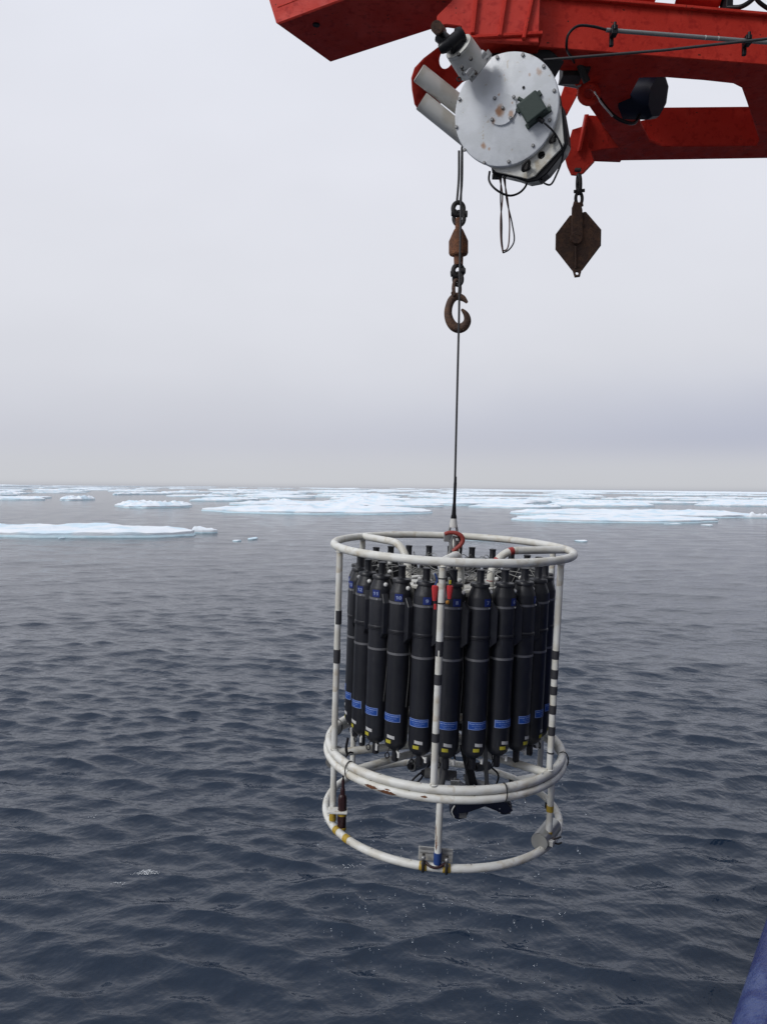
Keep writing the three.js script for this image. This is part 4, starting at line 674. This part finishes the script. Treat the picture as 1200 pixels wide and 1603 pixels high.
  const c0 = at(728, 119, 4.27), c1 = at(757, 84, 4.27); mkw('cross_bar', sweep([c0, c0.clone().lerp(c1, 0.3), c0.clone().lerp(c1, 0.31), c0.clone().lerp(c1, 0.68), c0.clone().lerp(c1, 0.69), c1], [0.026, 0.026, 0.021, 0.021, 0.026, 0.026], 16), M.steel, block);
  mkw('bar_under', slab([at(731, 122, 4.33), at(762, 84, 4.33), at(768, 92, 4.33), at(738, 130, 4.33)], V(0, 0, 1), 0.05), M.dullSteel, block);
  mkw('swivel_yoke', join([rod(at(688, 56, 4.26), at(704, 70, 4.24), 0.036, 16), sweep([at(699, 73, 4.2), at(702, 71, 4.2), at(704, 69, 4.2), at(717, 58, 4.2), at(719, 56, 4.2), at(723, 53, 4.2)], [0.036, 0.043, 0.036, 0.036, 0.045, 0.04], 18), rod(at(706, 60, 4.22), at(718, 76, 4.24), 0.052, 18), sweep([at(689, 77, 4.19), at(694, 74, 4.18), at(702, 69, 4.18)], [0.026, 0.032, 0.03], 14)]), M.black, block);
  mkw('dark_bracket', slab([at(756, 74, 4.52), at(845, 74, 4.52), at(880, 100, 4.52), at(866, 125, 4.52), at(800, 110, 4.52), at(760, 100, 4.52)], V(0, -0.2, 1).normalize(), 0.06), M.black, block);
  mkw('ring_clip', sweep(circle3(at(718, 124, 4.3), V(1, 0, 0), V(0, 1, 0), 0.011, 12), 0.004, 6, true), M.darkIron, block);
  // loose wires under the housing
  const z = 4.55;
  mkw('cable_clamp', rbox(0.05, 0.03, 0.05, at(777, 275, z)), M.darkIron, block);
  mkw('loose_cable', hose([at(766, 268, z), at(765, 282, z), at(775, 296, z - 0.02), at(795, 306, z - 0.02), at(812, 302, z), at(822, 292, z), at(825, 283, z)], 0.0065, 36), M.black, block);
  for (const [pts, m] of [[[[784, 276], [783, 310], [785, 350], [785, 375], [787, 396]], 'black'], [[[787, 276], [794, 312], [797, 360], [793, 390], [786, 393]], 'brownWire'], [[[790, 276], [792, 310], [801, 350], [804, 378], [796, 391], [787, 396]], 'black'], [[[781, 276], [786, 305], [783, 345], [784, 380], [787, 396]], 'brownWire']]) mkw('hanging_wire', hose(pts.map(([a, b]) => at(a, b, z)), 0.0042, 36, 6), M[m], block);
}

// ================================================================== CABLES, HOOK, SNATCH BLOCK
const cableTop = at(722.5, 232, 4.60), cableEnd = RB.clone().add(V(0, 1.93, 0).applyQuaternion(rosette.quaternion)), liftPt = RB.clone().add(V(0, 1.73, 0).applyQuaternion(rosette.quaternion));
{
  const w = thing('winch_cable', 'thin black winch cable dropping from sheave to water sampler', 'cable', liftPt);
  const mid = cableEnd.clone().lerp(cableTop, 0.5).add(V(0.004, 0, 0));
  // the run over the wheel and away to the winch, then the drop
  const back = SC.clone().addScaledVector(SN, -0.09);
  const over = []; for (let i = 0; i <= 16; i++) { const a = (196 - 118 * i / 16) * D; over.push(back.clone().addScaledVector(SU, (SR - 0.02) * Math.cos(a)).addScaledVector(SV, (SR - 0.02) * Math.sin(a))); }
  mkw('drop_cable', sweep([cableEnd, mid, cableTop, ...over.slice(0, 2)], 0.0066, 10), M.cable, w);
  mkw('cable_on_wheel', sweep(over.slice(1), 0.0066, 8), M.cable, w);
  mkw('winch_run', sweep([at(850, 94, 4.36), at(1040, 78.5, 4.24), at(1260, 54, 4.10)], 0.0072, 10), M.cable, w);
  const ax = cableTop.clone().sub(cableEnd).normalize(), p = t => liftPt.clone().addScaledVector(cableEnd.clone().sub(liftPt).normalize(), t);
  mkw('strain_boot', sweep([p(0.085), p(0.105), p(0.107), p(0.17), p(0.175), p(0.30), p(0.305), p(0.34)], [0.019, 0.0165, 0.014, 0.0105, 0.0095, 0.0095, 0.0085, 0.0078], 16), M.black, w);
  mkw('termination_socket', sweep([p(0.03), p(0.035), p(0.084)], [0.022, 0.0255, 0.0185], 18), M.whiteKnob, w);
  mkw('socket_yoke', join([rod(p(0.04).add(V(-0.018, 0, 0)), p(-0.03).add(V(-0.032, 0, 0)), 0.008, 10), rod(p(0.04).add(V(0.018, 0, 0)), p(-0.03).add(V(0.03, 0, 0)), 0.008, 10), rod(p(-0.028).add(V(-0.045, 0, 0)), p(-0.028).add(V(0.042, 0, 0)), 0.009, 10)]), M.dullSteel, w);
}
{
  const z = 4.70, P = (px, py, dz = 0) => at(px, py, z + dz);
  const h = thing('crane_hook', 'rusty brown cargo hook with orange swivel hanging on a rope sling', 'crane hook', P(716, 522));
  mkw('rope_sling', join([hose([P(718, 236), P(717.5, 280), P(714.5, 318)], 0.0072, 12), hose([P(723, 236), P(722.5, 285), P(719.5, 320)], 0.0072, 12)]), M.cable, h);
  const oval = (cx, cy, rx, ry, tilt) => Array.from({ length: 26 }, (_, i) => { const a = i / 26 * 2 * Math.PI; return P(cx + rx * Math.cos(a), cy + ry * Math.sin(a), tilt * Math.cos(a)); });
  mkw('chain_link', sweep(oval(717, 327, 8, 10, 0.01), 0.0145, 10, true), M.darkIron, h);
  mkw('chain_link', sweep(oval(718, 342, 8, 10.5, -0.01), 0.0125, 10, true), M.darkIron, h);
  mkw('link_pin', join([rod(P(706, 333), P(714, 333), 0.02, 12), rod(P(722, 335), P(731, 335), 0.02, 12), rod(P(706, 334), P(731, 334), 0.009, 10)]), M.darkIron, h);
  const sw = (list) => sweep(list.map(([y]) => P(717.2, y)), list.map(([, r]) => r * z / FPX), 28);
  const body = mkw('swivel', sw([[342, 4.5], [343, 5], [358, 5.2], [360, 7], [361, 7.6], [362, 8], [377, 14.6], [378, 15], [396, 15], [399, 13.5], [400, 9]]), M.orangeRust, h);
  mkw('swivel_shank', sw([[399, 7.5], [415, 7]]), M.orangeRust, body);
  mkw('chain_link', sweep(oval(716.5, 424, 7.5, 9, 0.012), 0.0145, 10, true), M.darkIron, h);
  mkw('link_pin', join([rod(P(705, 429), P(713, 428), 0.018, 12), rod(P(720, 424), P(728, 424), 0.018, 12)]), M.darkIron, h);
  mkw('chain_link', sweep(oval(716.5, 437, 6.5, 9.5, -0.012), 0.0115, 10, true), M.darkIron, h);
  mkw('hook_eye', sweep(oval(714.5, 452, 5, 14, 0.012), 0.0115, 10, true), M.rust, h);
  const hp = [[731, 474], [724, 467], [714, 464], [707, 469], [702.5, 479], [701, 491], [704, 503], [710, 511], [718, 514], [726, 511], [731, 503], [730, 494], [726, 488], [722, 484]];
  const hr = [2.0, 5.0, 6.2, 6.0, 5.8, 6.2, 7.0, 7.6, 7.8, 7.2, 6.0, 4.8, 3.4, 1.8];
  const cp = new THREE.CatmullRomCurve3(hp.map(([a, b]) => P(a, b)), false, 'centripetal').getPoints(52), rr = cp.map((_, i) => { const t = i / 52 * 13, k = Math.min(12, Math.floor(t)); return (hr[k] + (hr[k + 1] - hr[k]) * (t - k)) * z / FPX; });
  mkw('hook', sweep(cp, rr, 14, false, 0.8), M.rust, h);
  mkw('latch_pin', rod(P(709, 459, -0.04), P(709, 459, 0.04), 0.014, 10), M.rust, h);
}
{
  const z = 5.38, n = V(-0.12, -0.04, 1).normalize(), p0 = at(905, 370, z), P = (px, py, off = 0) => onPlane(px, py, p0.clone().addScaledVector(n, off), n);
  const s = thing('snatch_block', 'brown rusted diamond shaped pulley block hanging from red crane lug', 'pulley block', P(902, 434));
  const cheek = [[891, 338], [915, 332], [939, 360], [938.5, 385], [909, 424], [894.5, 424], [868.5, 391], [869, 367]];
  mkw('cheek_plate', slab(cheek.map(q => P(...q)), n, 0.012), M.rust, s);
  mkw('cheek_plate', slab(cheek.map(([a, b]) => P(a + 1.2, b, -0.07)), n, 0.012), M.rust, s);
  mkw('pulley_wheel', disc(P(903, 376, -0.055), n, 0.125, 0.045, 40), M.darkIron, s);
  mkw('strap', slab([[898, 318], [908, 318], [910.5, 330], [911, 372], [893, 372], [894, 326]].map(q => P(q[0], q[1], 0.013)), n, 0.022), M.rust, s);
  mkw('axle_cap', disc(P(900.5, 374, 0.012), n, 0.042, 0.036, 26), M.rust, s);
  for (const [a, b] of [[894.5, 369], [906, 368], [899, 380]]) mkw('bolt', disc(P(a, b, 0.047), n, 0.006, 0.007, 8), M.rust, s);
  mkw('rib', slab([[898.5, 386], [901.5, 386], [901.5, 421], [898.5, 421]].map(q => P(q[0], q[1], 0.012)), n, 0.02), M.rust, s);
  mkw('bottom_eye', slab([[894.5, 422], [909.5, 422], [906.5, 434], [898.5, 435]].map(q => P(...q)), n, 0.03, [circle3(P(902, 429), V(1, 0, 0).addScaledVector(n, -n.x).normalize(), V(0, 1, 0), 0.011, 14)]), M.rust, s);
  const oval = (cx, cy, rx, ry, d = 0) => Array.from({ length: 24 }, (_, i) => { const a = i / 24 * 2 * Math.PI; return P(cx + rx * Math.cos(a), cy + ry * Math.sin(a), d * Math.sin(a)); });
  mkw('shackle', sweep(oval(905.5, 311, 5, 10), 0.0115, 10, true), M.darkIron, s);
  mkw('shackle', sweep(Array.from({ length: 24 }, (_, i) => { const a = i / 24 * 2 * Math.PI; return P(905.5 + 2.5 * Math.cos(a), 288 + 15 * Math.sin(a), 0.03 * Math.cos(a)); }), 0.0125, 10, true), M.darkIron, s);
  mkw('shackle_pin', join([rod(P(897.5, 300), P(914.5, 298), 0.012, 10), rod(P(902, 284), P(910, 284), 0.019, 10), rod(P(900, 266, 0.0), P(908, 266, 0.02), 0.014, 10)]), M.darkIron, s);
  mkw('strap_tip', join([rod(P(900, 316), P(898, 324), 0.012, 8), rod(P(909, 316), P(910, 323), 0.012, 8)]), M.rust, s);
}

// ================================================================== SHIP'S RAIL (bottom right)
{
  const y = EYE - 0.55, a = onLevel(1208, 1603, y), b = onLevel(1258, 1410, y), d = b.clone().sub(a).setY(0).normalize(), n = d.clone().cross(V(0, 1, 0)).normalize();
  const s = a.clone().addScaledVector(d, -9), e = a.clone().addScaledVector(d, 14);
  const bul = thing('ship_bulwark', 'scuffed blue painted bulwark with rounded top rail, beside the open sea', 'ship rail', s.clone().setY(EYE - 2.4));
  const bt = dataTex(256, (u, v) => { const k = fbm(u * 5, v * 5, 301, 5, 5), m = fbm(u * 30, v * 30, 305, 3, 30); return mixc(mixc([0.045, 0.115, 0.35], [0.06, 0.15, 0.40], k), [0.25, 0.31, 0.49], 0.85 * sst(0.5, 0.66, 0.7 * k + 0.3 * m)); });
  const mb = std({ map: rep(bt, 0.35), roughness: 0.42, bumpMap: rep(grainBump, 0.1), bumpScale: 0.002 });
  mkw('cap_rail', sweep([s, s.clone().lerp(e, 0.5), e], 0.034, 24), mb, bul);
  const pl = [s.clone(), e.clone(), e.clone().setY(EYE - 2.4), s.clone().setY(EYE - 2.4)].map(v => v.addScaledVector(n, 0.006));
  mkw('bulwark_plate', slab(pl, n, 0.012), mb, bul);
  // added behind the rail: unseen deck and deckhouse side, to shade the right-hand sides
  const dy = EYE - 1.65, q = (p, off, yy) => p.clone().addScaledVector(n, off).setY(yy);
  const house = thing('added_deckhouse', 'unseen grey deckhouse side and deck added for shade behind the blue rail', 'ship', q(s, 3, dy));
  mkw('deck', slab([q(s, 0.03, dy), q(e, 0.03, dy), q(e, 3.6, dy), q(s, 3.6, dy)], V(0, 1, 0), 0.03), M.grey, house);
  mkw('added_house_side', slab([q(s, 3, dy + 0.03), q(e, 3, dy + 0.03), q(e, 3, dy + 9), q(s, 3, dy + 9)], n, 0.1), M.housePaint, house);
  for (let i = 0; i < 5; i++) { const c = q(s, 2.985, dy + 2).addScaledVector(d, 3 + i * 4); mkw('porthole', sweep(circle3(c, d, V(0, 1, 0), 0.25, 24), 0.03, 8, true), M.steel, house); }
}

// ================================================================== DRIPS AND FOAM
{
  const rnd = seeded(31), g = new THREE.SphereGeometry(1, 6, 5);
  const mat = std({ color: new THREE.Color(0.8, 0.85, 0.9), roughness: 0.08, ior: 1.333, transmission: 1, thickness: 0.01 });
  const N = 700, im = new THREE.InstancedMesh(g, mat, N), m = new THREE.Matrix4();
  for (let i = 0; i < N; i++) {
    const fall = Math.pow(rnd(), 0.7), a = rnd() * 6.283, R = 0.85 * Math.sqrt(rnd()), y = RB.y + 0.45 - fall * 2.6, s = 0.0024 + 0.0052 * rnd() * rnd();
    m.makeScale(s, s * (1 + 1.2 * rnd()), s).setPosition(RB.x + R * Math.sin(a) + 0.05, y, RB.z + R * Math.cos(a)); im.setMatrixAt(i, m);
  }
  im.name = 'water_drops'; im.userData = { kind: 'stuff', label: 'scattered drips of water falling from the sampler frame', category: 'water drops' }; scene.add(im);
  // small breaking crests
  const fm = std({ color: new THREE.Color(0.75, 0.78, 0.8), roughness: 0.9 });
  const spots = [[229, 1367, 50, 0.7], [186, 1384, 26, 0.08], [545, 1356, 60, 0.14], [146, 1276, 26, 0.06]];
  const pts = []; for (const [px, py, w, k] of spots) for (let i = 0; i < 150 * k; i++) { const u = (rnd() + rnd() + rnd() - 1.5) / 1.5; const p = onLevel(px + u * w * 0.6, py + (rnd() - 0.5) * 9 * (1 - Math.abs(u)) + Math.abs(u) * 3, 0.0); p.y = seaHeight(p.x, p.z) + 0.012; pts.push([p, 0.0018 + 0.0036 * rnd() * (1 - Math.abs(u) * 0.6)]); }
  const fg = new THREE.IcosahedronGeometry(1, 0), fi = new THREE.InstancedMesh(fg, fm, pts.length);
  pts.forEach(([p, s], i) => { m.makeScale(s * 1.5, s * 0.7, s * 1.5).setPosition(p.x, p.y, p.z); fi.setMatrixAt(i, m); });
  fi.name = 'sea_foam'; fi.userData = { kind: 'stuff', label: 'small white flecks of foam on breaking wave crests', category: 'foam' }; scene.add(fi);
}

renderer.render(scene, camera);
